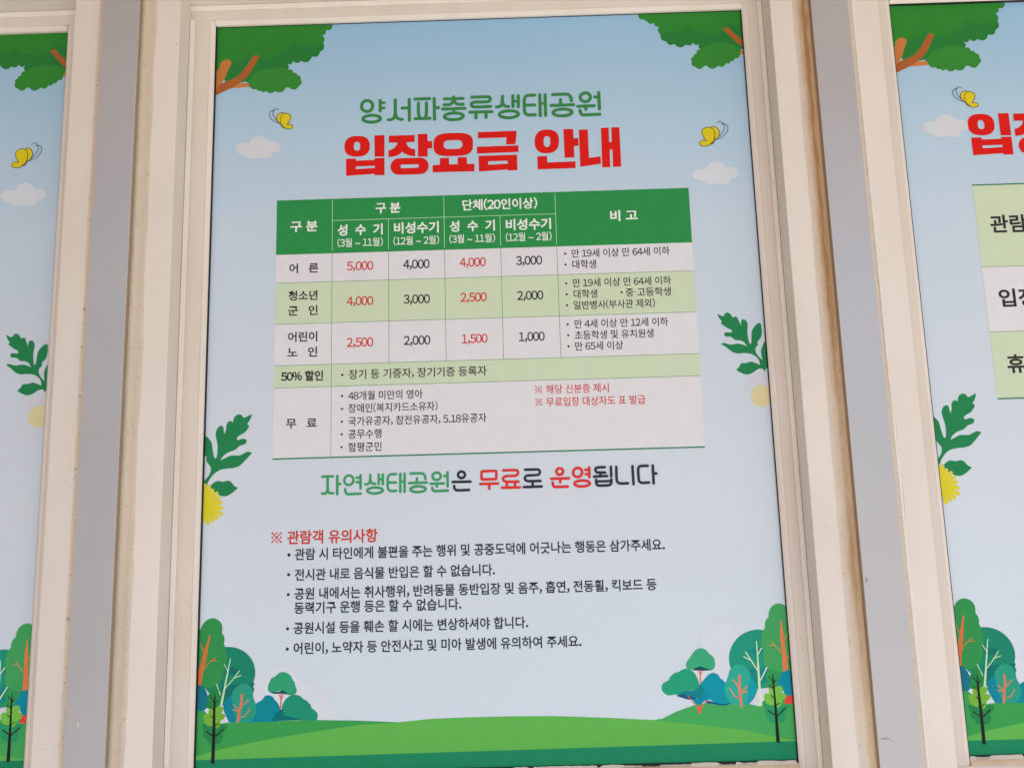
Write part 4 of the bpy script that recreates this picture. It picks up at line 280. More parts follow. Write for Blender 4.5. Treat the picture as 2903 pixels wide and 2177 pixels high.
'young_tree_a': (5.4,[['P','gap',[[(-417.7,1183.0,1),(-407.9,1183.6,1),(-406.0,1174.0,1),(-399.5,1162.3,1),(-411.7,1160.3,1)]]],['P','twig_green',[[(-423.7,1205.7),(-419.1,1206.7),(-414.4,1202.6),(-411.9,1197.4),(-412.5,1190.9),(-413.8,1182.9),(-419.9,1180.1),(-429.0,1180.4),(-431.5,1184.8),(-429.3,1189.1,1),(-426.3,1190.5,1),(-429.1,1194.9),(-427.3,1198.9),(-424.3,1199.9,1)]]],['P','twig_shade',[[(-434.9,1160.3,1),(-419.3,1159.2,1),(-402.5,1158.4),(-402.4,1154.4),(-408.3,1147.4,1),(-406.8,1142.3),(-409.5,1137.4),(-414.0,1135.2),(-420.1,1135.8),(-425.4,1135.5),(-429.0,1141.4,1),(-433.7,1145.1),(-433.1,1151.6,1),(-435.2,1155.9)]]],['P','lime',[[(-427.4,1177.4,1),(-425.6,1180.4),(-421.4,1181.6),(-418.3,1180.1,1),(-414.6,1182.6),(-409.2,1182.1),(-407.8,1178.4),(-410.5,1173.4,1),(-405.9,1172.4),(-404.7,1169.6),(-407.3,1165.7),(-410.3,1164.7,1),(-411.3,1159.7),(-413.8,1155.4),(-416.9,1154.9),(-419.3,1158.4,1),(-426.1,1157.7),(-431.5,1160.9),(-432.8,1164.9,1),(-434.4,1168.9),(-432.6,1172.6),(-428.1,1173.1)]]],['P','black_trunk',[[(-419.9,1198.3,1),(-419.0,1198.3,1),(-418.2,1188.8),(-418.0,1172.9),(-417.5,1151.2),(-417.5,1110.1,1),(-422.4,1110.2,1),(-421.6,1147.7),(-421.4,1180.2),(-420.7,1188.9)]]],['S','black_trunk',1.22,[(-425.1,1194.4),(-423.3,1191.9),(-420.5,1188.1)],0],['S','black_trunk',1.22,[(-415.0,1190.4),(-416.9,1188.1),(-418.9,1186.7)],0],['S','black_trunk',1.22,[(-425.7,1182.5),(-423.7,1180.6),(-420.6,1178.6)],0],['S','black_trunk',1.22,[(-424.0,1170.3),(-421.0,1167.3)],0],['S','black_trunk',1.22,[(-413.8,1160.8),(-417.7,1157.8)],0],['S','black_trunk',1.68,[(-429.3,1151.1),(-425.8,1148.2),(-421.2,1145.5)],0],['S','black_trunk',1.68,[(-406.8,1153.5),(-412.1,1148.6),(-418.1,1144.2)],0],['S','pale_trunk',1.14,[(-417.5,1211.3),(-415.0,1204.0)],0],['S','pale_trunk',1.14,[(-414.0,1202.0),(-411.9,1197.0)],0]]),
'small_tree_a': (5.4,[['P','blue_lobe',[[(-396.6,1196.3,1),(-403.4,1192.1),(-407.0,1186.4),(-407.6,1179.8),(-405.2,1172.5),(-399.5,1161.9,1),(-386.6,1161.3,1),(-392.4,1179.5),(-395.7,1190.5)]]],['P','aqua_tree',[[(-379.3,1210.5),(-387.0,1209.2),(-393.7,1203.5),(-396.6,1197.0),(-396.0,1189.7),(-393.9,1179.5),(-391.3,1168.6),(-386.6,1161.6,1),(-371.3,1161.6,1),(-365.4,1168.7),(-363.4,1176.6),(-364.6,1185.3),(-367.3,1191.9),(-368.8,1201.4),(-373.1,1208.1)]]],['S','coral',3.05,[(-383.2,1196.1),(-383.4,1186.5),(-385.8,1175.0),(-388.1,1162.0)],1],['S','coral',1.3,[(-373.5,1190.1),(-381.7,1182.7)],1],['S','coral',1.3,[(-393.4,1183.9),(-389.7,1180.1),(-386.9,1175.7)],1],['S','coral',1.3,[(-394.6,1177.5),(-387.7,1176.3)],1],['S','coral',1.3,[(-372.1,1178.1),(-378.4,1169.4),(-384.4,1167.9)],1]]),
'bush_group_a': (4.8,[['P','blue_bush2',[[(-367.9,1183.1,1),(-356.3,1189.0),(-352.3,1193.8),(-347.5,1195.0),(-342.0,1193.2),(-338.3,1188.5),(-334.2,1184.2),(-330.7,1176.9),(-328.5,1171.0),(-334.5,1161.1,1),(-375.6,1160.8,1),(-371.7,1168.8)]]],['S','coral2',1.65,[(-329.0,1200.4),(-330.1,1190.0),(-330.7,1177.6)],1],['S','coral2',0.89,[(-333.8,1197.3),(-330.4,1189.7)],1],['S','coral2',0.89,[(-325.9,1196.4),(-329.7,1189.6)],1],['P','green_bush',[[(-328.6,1176.9),(-328.0,1182.7),(-324.0,1189.2),(-317.9,1193.6),(-311.1,1194.7),(-304.2,1192.6),(-299.3,1188.2,1),(-295.2,1186.5),(-293.1,1183.9,1),(-290.3,1181.2),(-289.4,1177.2,1),(-283.4,1173.2),(-280.6,1167.9),(-282.2,1161.5,1),(-300.4,1161.9,1),(-327.8,1166.5),(-325.5,1174.2)]]],['P','bush_shade',[[(-338.8,1168.7),(-336.8,1172.5),(-332.0,1174.4),(-329.0,1176.9,1),(-325.9,1176.8,1),(-326.6,1169.0,1),(-317.5,1167.0),(-300.4,1162.4,1),(-342.8,1162.0,1)]]],['P','mint_tree',[[(-338.3,1219.0,1),(-332.8,1223.5),(-327.3,1224.4),(-321.8,1222.6),(-316.9,1218.5),(-315.4,1214.2,1),(-312.0,1210.5),(-311.2,1205.9),(-309.4,1201.9),(-309.7,1198.0),(-311.8,1195.4),(-317.9,1194.6),(-322.8,1197.6),(-328.3,1200.4),(-335.2,1199.9),(-341.4,1198.8),(-345.5,1198.5),(-348.0,1202.2),(-348.0,1206.8),(-346.4,1211.3),(-343.7,1216.5)]]],['P','mint_under',[[(-344.1,1198.2,1),(-340.7,1199.1),(-333.8,1199.2),(-328.3,1200.7),(-322.8,1197.6),(-317.9,1194.4,1),(-328.3,1196.5),(-339.3,1196.7)]]]]),
'round_tree_b': (3.6,[['P','teal_tree_b',[[(347.6,1227.2),(344.9,1216.2),(338.8,1206.2),(329.8,1198.3),(319.0,1193.3),(307.2,1191.5),(295.7,1193.2),(285.6,1198.2),(277.8,1206.1),(273.1,1216.1),(272.0,1227.1),(274.6,1238.2),(280.7,1248.3),(289.7,1256.3),(300.6,1261.4),(312.5,1263.3),(324.1,1261.5),(334.3,1256.4),(342.0,1248.4),(346.7,1238.3)]]],['P','teal_tree_b',[[(282.0,1208.8,1),(344.2,1209.5,1),(346.2,1186.9,1),(306.3,1186.6,1)]]],['P','teal_deep_b',[[(295.8,1236.5,1),(304.7,1236.9),(317.4,1241.2,1),(318.2,1233.3,1),(307.8,1231.6)]]],['P','teal_deep_b',[[(296.8,1212.1,1),(307.8,1213.8),(324.2,1213.4,1),(325.5,1195.1,1),(301.1,1195.7,1)]]],['P','pale_trunk_b',[[(309.8,1248.7,1),(310.9,1248.7,1),(311.5,1226.9),(311.7,1196.8),(311.9,1165.3,1),(308.5,1165.4,1),(309.1,1210.4),(309.8,1226.9)]]],['S','pale_trunk_b',1.37,[(295.0,1234.5),(301.1,1224.5),(309.3,1210.5)],0],['S','pale_trunk_b',1.23,[(291.9,1229.0),(296.5,1226.3),(300.7,1224.0)],0],['S','pale_trunk_b',1.37,[(316.7,1239.3),(311.5,1231.5)],0],['S','pale_trunk_b',1.64,[(321.8,1213.8),(312.1,1198.0)],0]]),
'tall_tree_b': (4.2,[['P','green_tree_b',[[(354.9,1292.2,1),(348.3,1295.7),(343.6,1296.8),(337.2,1295.0),(332.0,1290.1),(329.5,1283.5),(329.0,1278.8,1),(325.4,1275.6),(323.5,1270.3),(323.3,1265.6,1),(321.0,1262.4),(317.7,1254.5),(316.3,1245.2),(318.4,1235.9),(318.4,1226.7),(319.1,1218.1),(324.1,1212.1),(326.4,1206.8),(338.6,1205.9),(342.8,1207.7),(356.7,1210.7,1)]]],['P','trunk_b',[[(344.6,1274.7,1),(345.8,1274.7,1),(347.7,1252.4),(348.9,1232.5),(350.1,1211.8,1),(347.1,1209.6),(342.9,1208.6,1),(343.4,1232.7),(342.9,1252.5)]]],['S','trunk_b',0.96,[(343.0,1232.0),(339.0,1237.4),(334.6,1242.8),(331.5,1246.8)],0],['S','trunk_b',0.96,[(327.4,1241.9),(331.2,1242.9),(334.9,1242.7)],0],['S','trunk_b',0.96,[(351.4,1256.6),(347.9,1248.4)],0],['S','trunk_b',1.09,[(352.2,1229.2),(349.4,1224.0)],0]]),
'teal_bush_b': (4.8,[['P','blue_bush_b',[[(337.5,1205.3,1),(343.5,1208.1),(355.2,1210.7,1),(355.6,1177.7,1),(344.1,1177.3,1),(340.2,1185.4),(333.6,1190.0),(335.9,1198.7)]]]]),
'red_dome': (5.2,[['P','red_dome',[[(342.0,1167.3,1),(342.3,1172.9),(344.8,1176.5),(348.7,1177.9),(355.5,1176.6,1),(354.7,1167.0,1)]]]]),
'young_tree_b': (5.4,[['P','gap',[[(307.4,1186.9,1),(322.4,1188.4,1),(323.0,1180.7,1),(317.2,1174.3,1),(312.3,1170.4,1),(308.1,1164.9,1),(295.4,1168.6,1),(305.5,1181.1,1)]]],['P','pale_trunk_b',[[(309.7,1188.4,1),(311.8,1188.3,1),(311.9,1165.3,1),(308.5,1165.4,1)]]],['P','twig_green_b',[[(325.3,1211.5),(338.8,1207.5),(337.5,1200.1),(334.0,1195.1,1),(332.9,1190.0),(319.8,1188.5),(317.8,1192.5),(322.3,1197.2,1),(319.8,1203.5)]]],['P','twig_shade_b',[[(314.6,1170.7,1),(318.9,1166.9),(328.8,1166.0),(346.3,1165.9),(345.6,1161.9),(340.0,1154.1,1),(342.2,1151.1),(340.9,1146.1),(336.2,1143.7),(328.6,1144.6),(321.0,1144.2),(319.1,1149.5,1),(315.9,1152.5),(316.1,1160.5,1),(313.9,1165.6)]]],['P','lime_b',[[(322.7,1186.6,1),(325.9,1188.7),(329.7,1187.9),(333.7,1190.1),(338.3,1190.2),(341.4,1186.8),(339.1,1181.0,1),(344.3,1179.5),(344.3,1175.1),(339.1,1171.6,1),(335.5,1164.4),(332.3,1162.8),(328.8,1166.7,1),(322.7,1166.0),(317.6,1169.2),(317.0,1172.1,1),(315.0,1175.8),(316.9,1180.9),(322.4,1181.3,1)]]],['P','black_trunk',[[(328.9,1206.4,1),(329.9,1206.4,1),(330.3,1191.5),(331.2,1158.6),(332.0,1118.9,1),(327.1,1119.0,1),(327.8,1152.9),(328.2,1173.3),(327.8,1191.6)]]],['S','black_trunk',1.22,[(323.6,1202.3),(326.0,1199.7),(329.5,1195.2)],0],['S','black_trunk',1.22,[(333.2,1198.4),(329.8,1194.5)],0],['S','black_trunk',1.22,[(323.2,1191.0),(325.6,1189.1),(328.8,1186.3)],0],['S','black_trunk',1.22,[(324.7,1178.5),(328.3,1175.1)],0],['S','black_trunk',1.22,[(335.1,1168.7),(330.6,1165.6)],0],['S','black_trunk',1.67,[(319.6,1159.3),(323.1,1156.7),(328.2,1153.6)],0],['S','black_trunk',1.67,[(341.8,1161.6),(336.4,1156.7),(330.7,1152.0)],0]]),
'small_tree_b': (5.4,[['P','blue_lobe_b',[[(299.0,1203.3,1),(303.5,1196.6),(306.8,1188.4),(305.5,1181.9),(301.2,1174.7),(295.4,1168.8,1),(286.1,1166.6,1),(278.6,1167.9,1),(293.3,1181.4),(295.8,1196.0)]]],['P','aqua_tree_b',[[(283.7,1219.4),(275.9,1216.3),(271.1,1209.5),(269.2,1202.4),(269.2,1204.0),(265.6,1196.0),(263.5,1187.3),(265.5,1177.7),(271.4,1169.4),(278.5,1167.2,1),(288.4,1167.0,1),(292.5,1171.2),(295.2,1187.2),(298.6,1201.8),(298.5,1207.5),(295.5,1212.8),(290.4,1217.5)]]],['S','coral_b',3.19,[(284.9,1204.2),(283.5,1189.0),(284.1,1175.8),(284.7,1165.2)],1],['S','coral_b',1.52,[(275.2,1199.8),(278.9,1195.3),(282.7,1189.0)],1],['S','coral_b',1.52,[(271.3,1188.0),(275.6,1179.7),(281.8,1176.2)],1],['S','coral_b',1.52,[(293.6,1190.8),(286.2,1183.7)],1],['S','coral_b',1.52,[(292.9,1184.4),(286.1,1182.7)],1]]),
'bush_group_b': (4.8,[['S','coral2_b',1.73,[(233.2,1217.5),(231.7,1194.0)],1],['S','coral2_b',0.91,[(228.5,1215.0),(232.2,1207.0)],1],['S','coral2_b',0.91,[(237.0,1213.9),(232.7,1207.0)],1],['P','blue_bush_c',[[(230.8,1194.4,1),(239.6,1203.4),(245.3,1208.0),(250.8,1209.0),(256.1,1206.4),(258.6,1202.0,1),(265.4,1195.8),(265.7,1186.2),(269.5,1175.7),(271.8,1170.2,1),(261.7,1167.9),(252.8,1169.9),(242.3,1175.9),(235.6,1184.3)]]],['P','bush_deep',[[(238.2,1174.6,1),(248.4,1171.9),(258.2,1169.1),(271.6,1170.2,1),(261.7,1167.1),(248.2,1169.1),(237.0,1170.3,1)]]],['P','bush_blue',[[(219.3,1177.1,1),(226.1,1176.3),(234.6,1181.7),(238.1,1186.9),(242.7,1181.5),(243.2,1175.9,1),(236.7,1173.5),(231.1,1169.7),(226.5,1169.1),(223.0,1170.8)]]],['P','bush_shade_b',[[(193.8,1182.7,1),(208.5,1186.3),(225.0,1188.1),(229.9,1194.9,1),(237.6,1187.3),(235.3,1180.0),(226.1,1176.8,1),(211.9,1181.4)]]],['P','bush_deep',[[(198.3,1181.3,1),(211.9,1182.0),(226.1,1176.8,1),(216.9,1175.5),(208.0,1177.6)]]],['P','green_bush_b',[[(179.8,1191.8),(181.9,1196.9),(190.3,1201.1,1),(191.4,1204.5),(196.2,1208.8,1),(200.0,1210.5),(203.6,1211.2,1),(210.2,1214.6),(216.6,1214.8),(223.6,1210.7),(228.6,1201.9),(229.9,1194.0),(225.9,1187.9,1),(211.3,1186.7),(199.3,1183.3),(188.3,1181.8),(181.3,1186.5)]]],['P','mint_tree_b',[[(214.9,1216.2),(214.3,1221.5),(218.3,1227.5),(223.2,1233.5,1),(228.1,1238.7),(235.6,1241.2),(242.7,1238.3),(246.0,1233.4,1),(251.2,1229.3),(253.0,1221.4),(251.2,1214.4),(244.7,1212.4),(237.6,1215.6),(232.3,1217.5),(224.8,1215.1),(219.3,1213.9)]]],['P','mint_under',[[(222.0,1213.2,1),(227.6,1216.3),(233.2,1217.7),(239.4,1215.6),(248.3,1212.4,1),(237.4,1212.2)]]],['P','coral2_b',[[(226.4,1167.7,1),(231.0,1168.9,1),(230.6,1158.1,1),(226.0,1158.2,1)]]],['S','coral2_b',1.0,[(213.7,1181.4),(220.4,1172.6),(225.7,1163.8)],1],['S','coral2_b',1.0,[(241.3,1174.2),(235.7,1170.5),(230.8,1162.8)],1]])}
TX = [
('table_header_lettering', '구 분', 'cream', 0.028, -327.0, -287.0, 1849.3, 17.56),
('table_header_lettering', '구 분', 'cream', 0.028, -201.8, -165.5, 1873.7, 17.57),
('table_header_lettering', '성  수  기', 'cream', 0.028, -257.8, -191.5, 1841.6, 17.85),
('table_header_lettering', '비성수기', 'cream', 0.028, -175.0, -109.4, 1842.1, 18.16),
('table_header_lettering', '성  수  기', 'cream', 0.028, -93.8, -27.4, 1842.2, 17.8),
('table_header_lettering', '단체(20인이상)', 'cream', 0.024, -74.4, 35.5, 1874.0, 17.87),
('table_header_lettering', '비성수기', 'cream', 0.028, -11.5, 54.6, 1842.1, 18.11),
('table_header_lettering', '비 고', 'cream', 0.028, 141.3, 181.2, 1850.8, 17.41),
('table_header_lettering', '(3월 ~ 11월)', 'cream', 0.008, -257.7, -191.5, 1822.2, 14.45),
('table_header_lettering', '(12월 ~ 2월)', 'cream', 0.008, -175.9, -109.3, 1822.6, 14.43),
('table_header_lettering', '(3월 ~ 11월)', 'cream', 0.008, -94.1, -27.6, 1822.9, 14.41),
('table_header_lettering', '(12월 ~ 2월)', 'cream', 0.008, -12.0, 54.8, 1823.0, 14.39),
('table_lettering', '어   른', 'ink', 0.022, -327.7, -285.2, 1785.9, 15.57),
('table_lettering', '청소년', 'ink', 0.022, -328.5, -286.0, 1745.2, 15.82),
('table_lettering', '군   인', 'ink', 0.022, -328.5, -285.8, 1722.9, 15.78),
('table_lettering', '어린이', 'ink', 0.022, -328.1, -286.0, 1684.4, 15.7),
('table_lettering', '노   인', 'ink', 0.022, -328.6, -285.8, 1662.0, 15.65),
('table_lettering', '50% 할인', 'ink', 0.03, -337.4, -277.1, 1627.4, 15.58),
('table_lettering', '무   료', 'ink', 0.022, -329.0, -285.5, 1560.2, 15.28),
('table_lettering', '5,000', 'num_red', 0.017, -243.8, -205.3, 1786.8, 17.39),
('table_lettering', '4,000', 'ink', 0.017, -161.9, -123.5, 1786.8, 17.36),
('table_lettering', '4,000', 'num_red', 0.017, -79.8, -41.8, 1787.1, 17.34),
('table_lettering', '4,000', 'num_red', 0.017, -243.9, -205.4, 1734.5, 17.27),
('table_lettering', '3,000', 'ink', 0.017, -161.8, -123.6, 1734.8, 17.25),
('table_lettering', '2,500', 'num_red', 0.017, -79.9, -41.6, 1735.0, 17.22),
('table_lettering', '2,500', 'num_red', 0.017, -243.7, -205.5, 1673.8, 17.14),
('table_lettering', '2,000', 'ink', 0.017, -161.9, -123.7, 1674.2, 17.11),
('table_lettering', '1,500', 'num_red', 0.017, -78.8, -41.9, 1674.2, 17.08),
('table_lettering', '3,000', 'ink', 0.017, 1.9, 39.9, 1787.2, 17.31),
('table_lettering', '2,000', 'ink', 0.017, 2.1, 39.8, 1735.2, 17.19),
('table_lettering', '1,000', 'ink', 0.017, 2.8, 39.8, 1674.8, 17.06),
('table_lettering', '장기 등 기증자, 장기기증 등록자', 'ink', 0.012, -240.7, -44.2, 1627.6, 15.07),
('table_lettering', '48개월 미만의 영아', 'ink', 0.011, -241.1, -135.5, 1597.0, 14.19),
('table_lettering', '장애인(복지카드소유자)', 'ink', 0.011, -241.1, -114.6, 1579.2, 14.16),
('table_lettering', '국가유공자, 참전유공자, 5.18유공자', 'ink', 0.011, -241.0, -46.1, 1560.7, 14.12),
('table_lettering', '공무수행', 'ink', 0.011, -241.0, -194.0, 1542.6, 14.09),
('table_lettering', '함평군민', 'ink', 0.011, -240.9, -194.1, 1524.4, 14.05),
('table_lettering', '※ 해당 신분증 제시', 'num_red', 0.011, 23.4, 127.8, 1598.1, 14.12),
('table_lettering', '※ 무료입장 대상자도 표 발급', 'num_red', 0.011, 23.3, 178.5, 1580.0, 14.09),
('table_lettering', '만 19세 이상 만 64세 이하', 'ink', 0.011, 83.0, 224.9, 1795.6, 13.98),
('table_lettering', '대학생', 'ink', 0.011, 83.2, 117.7, 1779.2, 13.95),
('table_lettering', '만 19세 이상 만 64세 이하', 'ink', 0.011, 82.9, 224.4, 1751.6, 13.9),
('table_lettering', '대학생', 'ink', 0.011, 83.4, 117.5, 1735.2, 13.87),
('table_lettering', '중·고등학생', 'ink', 0.011, 158.3, 223.2, 1735.4, 13.85),
('table_lettering', '일반병사(부사관 제외)', 'ink', 0.011, 82.8, 199.5, 1718.8, 13.84),
('table_lettering', '만 4세 이상 만 12세 이하', 'ink', 0.011, 83.1, 216.8, 1691.2, 13.79),
('table_lettering', '초등학생 및 유치원생', 'ink', 0.011, 82.7, 195.1, 1674.8, 13.76),
('table_lettering', '만 65세 이상', 'ink', 0.011, 82.6, 151.0, 1658.8, 13.73),
('notice_lettering', '※ 관람객 유의사항', 'num_red', 0.021, -347.3, -199.8, 1402.1, 19.74),
('notice_lettering', '관람 시 타인에게 불편을 주는 행위 및 공중도덕에 어긋나는 행동은 삼가주세요.', 'ink_blue', 0.017, -314.1, 194.5, 1379.1, 17.13),
('notice_lettering', '전시관 내로 음식물 반입은 할 수 없습니다.', 'ink_blue', 0.017, -313.9, -39.1, 1351.7, 16.96),
('notice_lettering', '공원 내에서는 취사행위, 반려동물 동반입장 및 음주, 흡연, 전동휠, 킥보드 등', 'ink_blue', 0.017, -314.0, 180.3, 1326.4, 16.89),
('notice_lettering', '동력기구 운행 등은 할 수 없습니다.', 'ink_blue', 0.017, -314.1, -86.1, 1307.5, 16.85),
('notice_lettering', '공원시설 등을 훼손 할 시에는 변상하셔야 합니다.', 'ink_blue', 0.017, -314.6, 4.1, 1281.0, 16.79),
('notice_lettering', '어린이, 노약자 등 안전사고 및 미아 발생에 유의하여 주세요.', 'ink_blue', 0.017, -314.2, 75.2, 1254.6, 16.73),
('row_lettering', '관람', 'ink', 0.024, 690.2, 743.2, 1820.8, 28.61),
('row_lettering', '입장', 'ink', 0.024, 689.7, 745.6, 1710.9, 28.21),
('row_lettering', '휴', 'ink', 0.024, 690.1, 715.4, 1615.6, 27.85)]
BUL = [
('table_lettering', -249.8, 1627.1, 1.8, 'ink'),
('table_lettering', -249.9, 1596.8, 1.63, 'ink'),
('table_lettering', -250.0, 1578.6, 1.63, 'ink'),
('table_lettering', -250.1, 1560.5, 1.62, 'ink'),
('table_lettering', -250.2, 1542.5, 1.62, 'ink'),
('table_lettering', -250.3, 1524.6, 1.62, 'ink'),
('table_lettering', 73.5, 1795.5, 1.66, 'ink'),
('table_lettering', 73.5, 1779.3, 1.66, 'ink'),
('table_lettering', 73.5, 1751.3, 1.65, 'ink'),
('table_lettering', 73.5, 1735.1, 1.65, 'ink'),
('table_lettering', 152.5, 1735.6, 1.65, 'ink'),
('table_lettering', 73.4, 1719.0, 1.65, 'ink'),
('table_lettering', 73.3, 1690.9, 1.64, 'ink'),
('table_lettering', 73.4, 1674.9, 1.64, 'ink'),
('table_lettering', 73.3, 1658.9, 1.63, 'ink'),
('notice_lettering', -322.3, 1378.6, 2.22, 'ink_blue'),
('notice_lettering', -322.4, 1352.1, 2.12, 'ink_blue'),
('notice_lettering', -322.5, 1325.6, 2.11, 'ink_blue'),
('notice_lettering', -322.8, 1280.5, 2.1, 'ink_blue'),
('notice_lettering', -322.7, 1253.9, 2.09, 'ink_blue')]
# ---------------------------------------------------------------- materials
def plastic(name, rgb, rough=.5, specks=.5, tint=(150, 120, 85), tint_amt=.12):
    """aged cream PVC: soft grime, fly specks, faint yellowing"""
    m = bpy.data.materials.new(name); nt, N, Lk, b = nodes(m)
    tc = N.new('ShaderNodeTexCoord')
    big = N.new('ShaderNodeTexNoise'); big.inputs['Scale'].default_value = 5; big.inputs['Detail'].default_value = 6
    mp = N.new('ShaderNodeMapping'); mp.inputs['Scale'].default_value = (3, 3, 1.2)
    Lk.new(tc.outputs['Object'], mp.inputs[0]); Lk.new(mp.outputs[0], big.inputs['Vector'])
    r1 = N.new('ShaderNodeMapRange'); r1.inputs[1].default_value = .42; r1.inputs[2].default_value = .8
    r1.inputs[3].default_value = 0; r1.inputs[4].default_value = tint_amt
    Lk.new(big.outputs['Fac'], r1.inputs[0])
    mx = N.new('ShaderNodeMix'); mx.data_type = 'RGBA'; mx.inputs[6].default_value = lin(rgb); mx.inputs[7].default_value = lin(tint)
    Lk.new(r1.outputs[0], mx.inputs[0])
    # specks: a few of the voronoi cells carry a dot, thicker in patches
    vo = N.new('ShaderNodeTexVoronoi'); vo.inputs['Scale'].default_value = 95; Lk.new(tc.outputs['Object'], vo.inputs['Vector'])
    sep = N.new('ShaderNodeSeparateColor'); Lk.new(vo.outputs['Color'], sep.inputs[0])
    patch = N.new('ShaderNodeTexNoise'); patch.inputs['Scale'].default_value = 7; patch.inputs['Detail'].default_value = 2
    Lk.new(tc.outputs['Object'], patch.inputs['Vector'])
    pick = N.new('ShaderNodeMath'); pick.operation = 'ADD'; Lk.new(sep.outputs[0], pick.inputs[0]); Lk.new(patch.outputs['Fac'], pick.inputs[1])
    size = N.new('ShaderNodeMapRange'); size.inputs[1].default_value = 1.62 - .5 * specks; size.inputs[2].default_value = 1.75
    size.inputs[3].default_value = 0; size.inputs[4].default_value = .15
    Lk.new(pick.outputs[0], size.inputs[0])
    lt = N.new('ShaderNodeMath'); lt.operation = 'LESS_THAN'; Lk.new(vo.outputs['Distance'], lt.inputs[0]); Lk.new(size.outputs[0], lt.inputs[1])
    am = N.new('ShaderNodeMath'); am.operation = 'MULTIPLY'; am.inputs[1].default_value = .6; Lk.new(lt.outputs[0], am.inputs[0])
    m2 = N.new('ShaderNodeMix'); m2.data_type = 'RGBA'; m2.inputs[7].default_value = lin((95, 70, 55))
    Lk.new(mx.outputs[2], m2.inputs[6]); Lk.new(am.outputs[0], m2.inputs[0])
    Lk.new(m2.outputs[2], b.inputs['Base Color'])
    b.inputs['Roughness'].default_value = rough; b.inputs['Specular IOR Level'].default_value = .25
    fine = N.new('ShaderNodeTexNoise'); fine.inputs['Scale'].default_value = 220; Lk.new(tc.outputs['Object'], fine.inputs['Vector'])
    bp = N.new('ShaderNodeBump'); bp.inputs['Strength'].default_value = .05; bp.inputs['Distance'].default_value = .001
    Lk.new(fine.outputs['Fac'], bp.inputs['Height']); Lk.new(bp.outputs[0], b.inputs['Normal'])
    return m

def grime(name, stops, rough=.75, wob=.25, speck=.35, low=None):
    """old sealant: colour runs across the strip (generated X), broken up by vertical streaks and dots"""
    m = bpy.data.materials.new(name); nt, N, Lk, b = nodes(m)
    tc = N.new('ShaderNodeTexCoord'); sx = N.new('ShaderNodeSeparateXYZ'); Lk.new(tc.outputs['Generated'], sx.inputs[0])
    mp = N.new('ShaderNodeMapping'); mp.inputs['Scale'].default_value = (150, 150, 22); Lk.new(tc.outputs['Object'], mp.inputs[0])
    nz = N.new('ShaderNodeTexNoise'); nz.inputs['Scale'].default_value = 1.4; nz.inputs['Detail'].default_value = 9; nz.inputs['Roughness'].default_value = .72
    Lk.new(mp.outputs[0], nz.inputs['Vector'])
    ad = N.new('ShaderNodeMath'); ad.operation = 'MULTIPLY_ADD'; Lk.new(nz.outputs['Fac'], ad.inputs[0]); ad.inputs[1].default_value = wob * 2
    s0 = N.new('ShaderNodeMath'); s0.operation = 'SUBTRACT'; s0.inputs[1].default_value = wob; Lk.new(sx.outputs[0], s0.inputs[0]); Lk.new(s0.outputs[0], ad.inputs[2])
    cr = N.new('ShaderNodeValToRGB'); el = cr.color_ramp.elements
    while len(el) < len(stops): el.new(.5)
    for e, (p, c) in zip(el, stops): e.position = p; e.color = lin(c)
    Lk.new(ad.outputs[0], cr.inputs[0]); col = cr.outputs[0]
    if low:                                   # a second run of colours towards the foot of the strip
        c2 = N.new('ShaderNodeValToRGB'); el = c2.color_ramp.elements
        while len(el) < len(low): el.new(.5)
        for e, (p, c) in zip(el, low): e.position = p; e.color = lin(c)
        Lk.new(ad.outputs[0], c2.inputs[0])
        wn = N.new('ShaderNodeTexNoise'); wn.inputs['Scale'].default_value = 5; wn.inputs['Detail'].default_value = 3; Lk.new(tc.outputs['Object'], wn.inputs['Vector'])
        za = N.new('ShaderNodeMath'); za.operation = 'MULTIPLY_ADD'; za.inputs[1].default_value = 1.1; Lk.new(wn.outputs['Fac'], za.inputs[0]); Lk.new(sx.outputs[2], za.inputs[2])
        zr = N.new('ShaderNodeMapRange'); zr.inputs[1].default_value = .72; zr.inputs[2].default_value = 1.08; Lk.new(za.outputs[0], zr.inputs[0])
        mz = N.new('ShaderNodeMix'); mz.data_type = 'RGBA'; Lk.new(zr.outputs[0], mz.inputs[0]); Lk.new(c2.outputs[0], mz.inputs[6]); Lk.new(cr.outputs[0], mz.inputs[7]); col = mz.outputs[2]
    n2 = N.new('ShaderNodeTexNoise'); n2.inputs['Scale'].default_value = 190; n2.inputs['Detail'].default_value = 3; Lk.new(tc.outputs['Object'], n2.inputs['Vector'])
    r = N.new('ShaderNodeMapRange'); r.inputs[1].default_value = .62; r.inputs[2].default_value = .76; r.inputs[3].default_value = 0; r.inputs[4].default_value = speck
    Lk.new(n2.outputs['Fac'], r.inputs[0])
    mx = N.new('ShaderNodeMix'); mx.data_type = 'RGBA'; mx.inputs[7].default_value = lin((110, 78, 50)); Lk.new(r.outputs[0], mx.inputs[0]); Lk.new(col, mx.inputs[6])
    Lk.new(mx.outputs[2], b.inputs['Base Color']); b.inputs['Roughness'].default_value = rough
    bp = N.new('ShaderNodeBump'); bp.inputs['Strength'].default_value = .45; bp.inputs['Distance'].default_value = .0015
    Lk.new(nz.outputs['Fac'], bp.inputs['Height']); Lk.new(bp.outputs[0], b.inputs['Normal'])
    return m

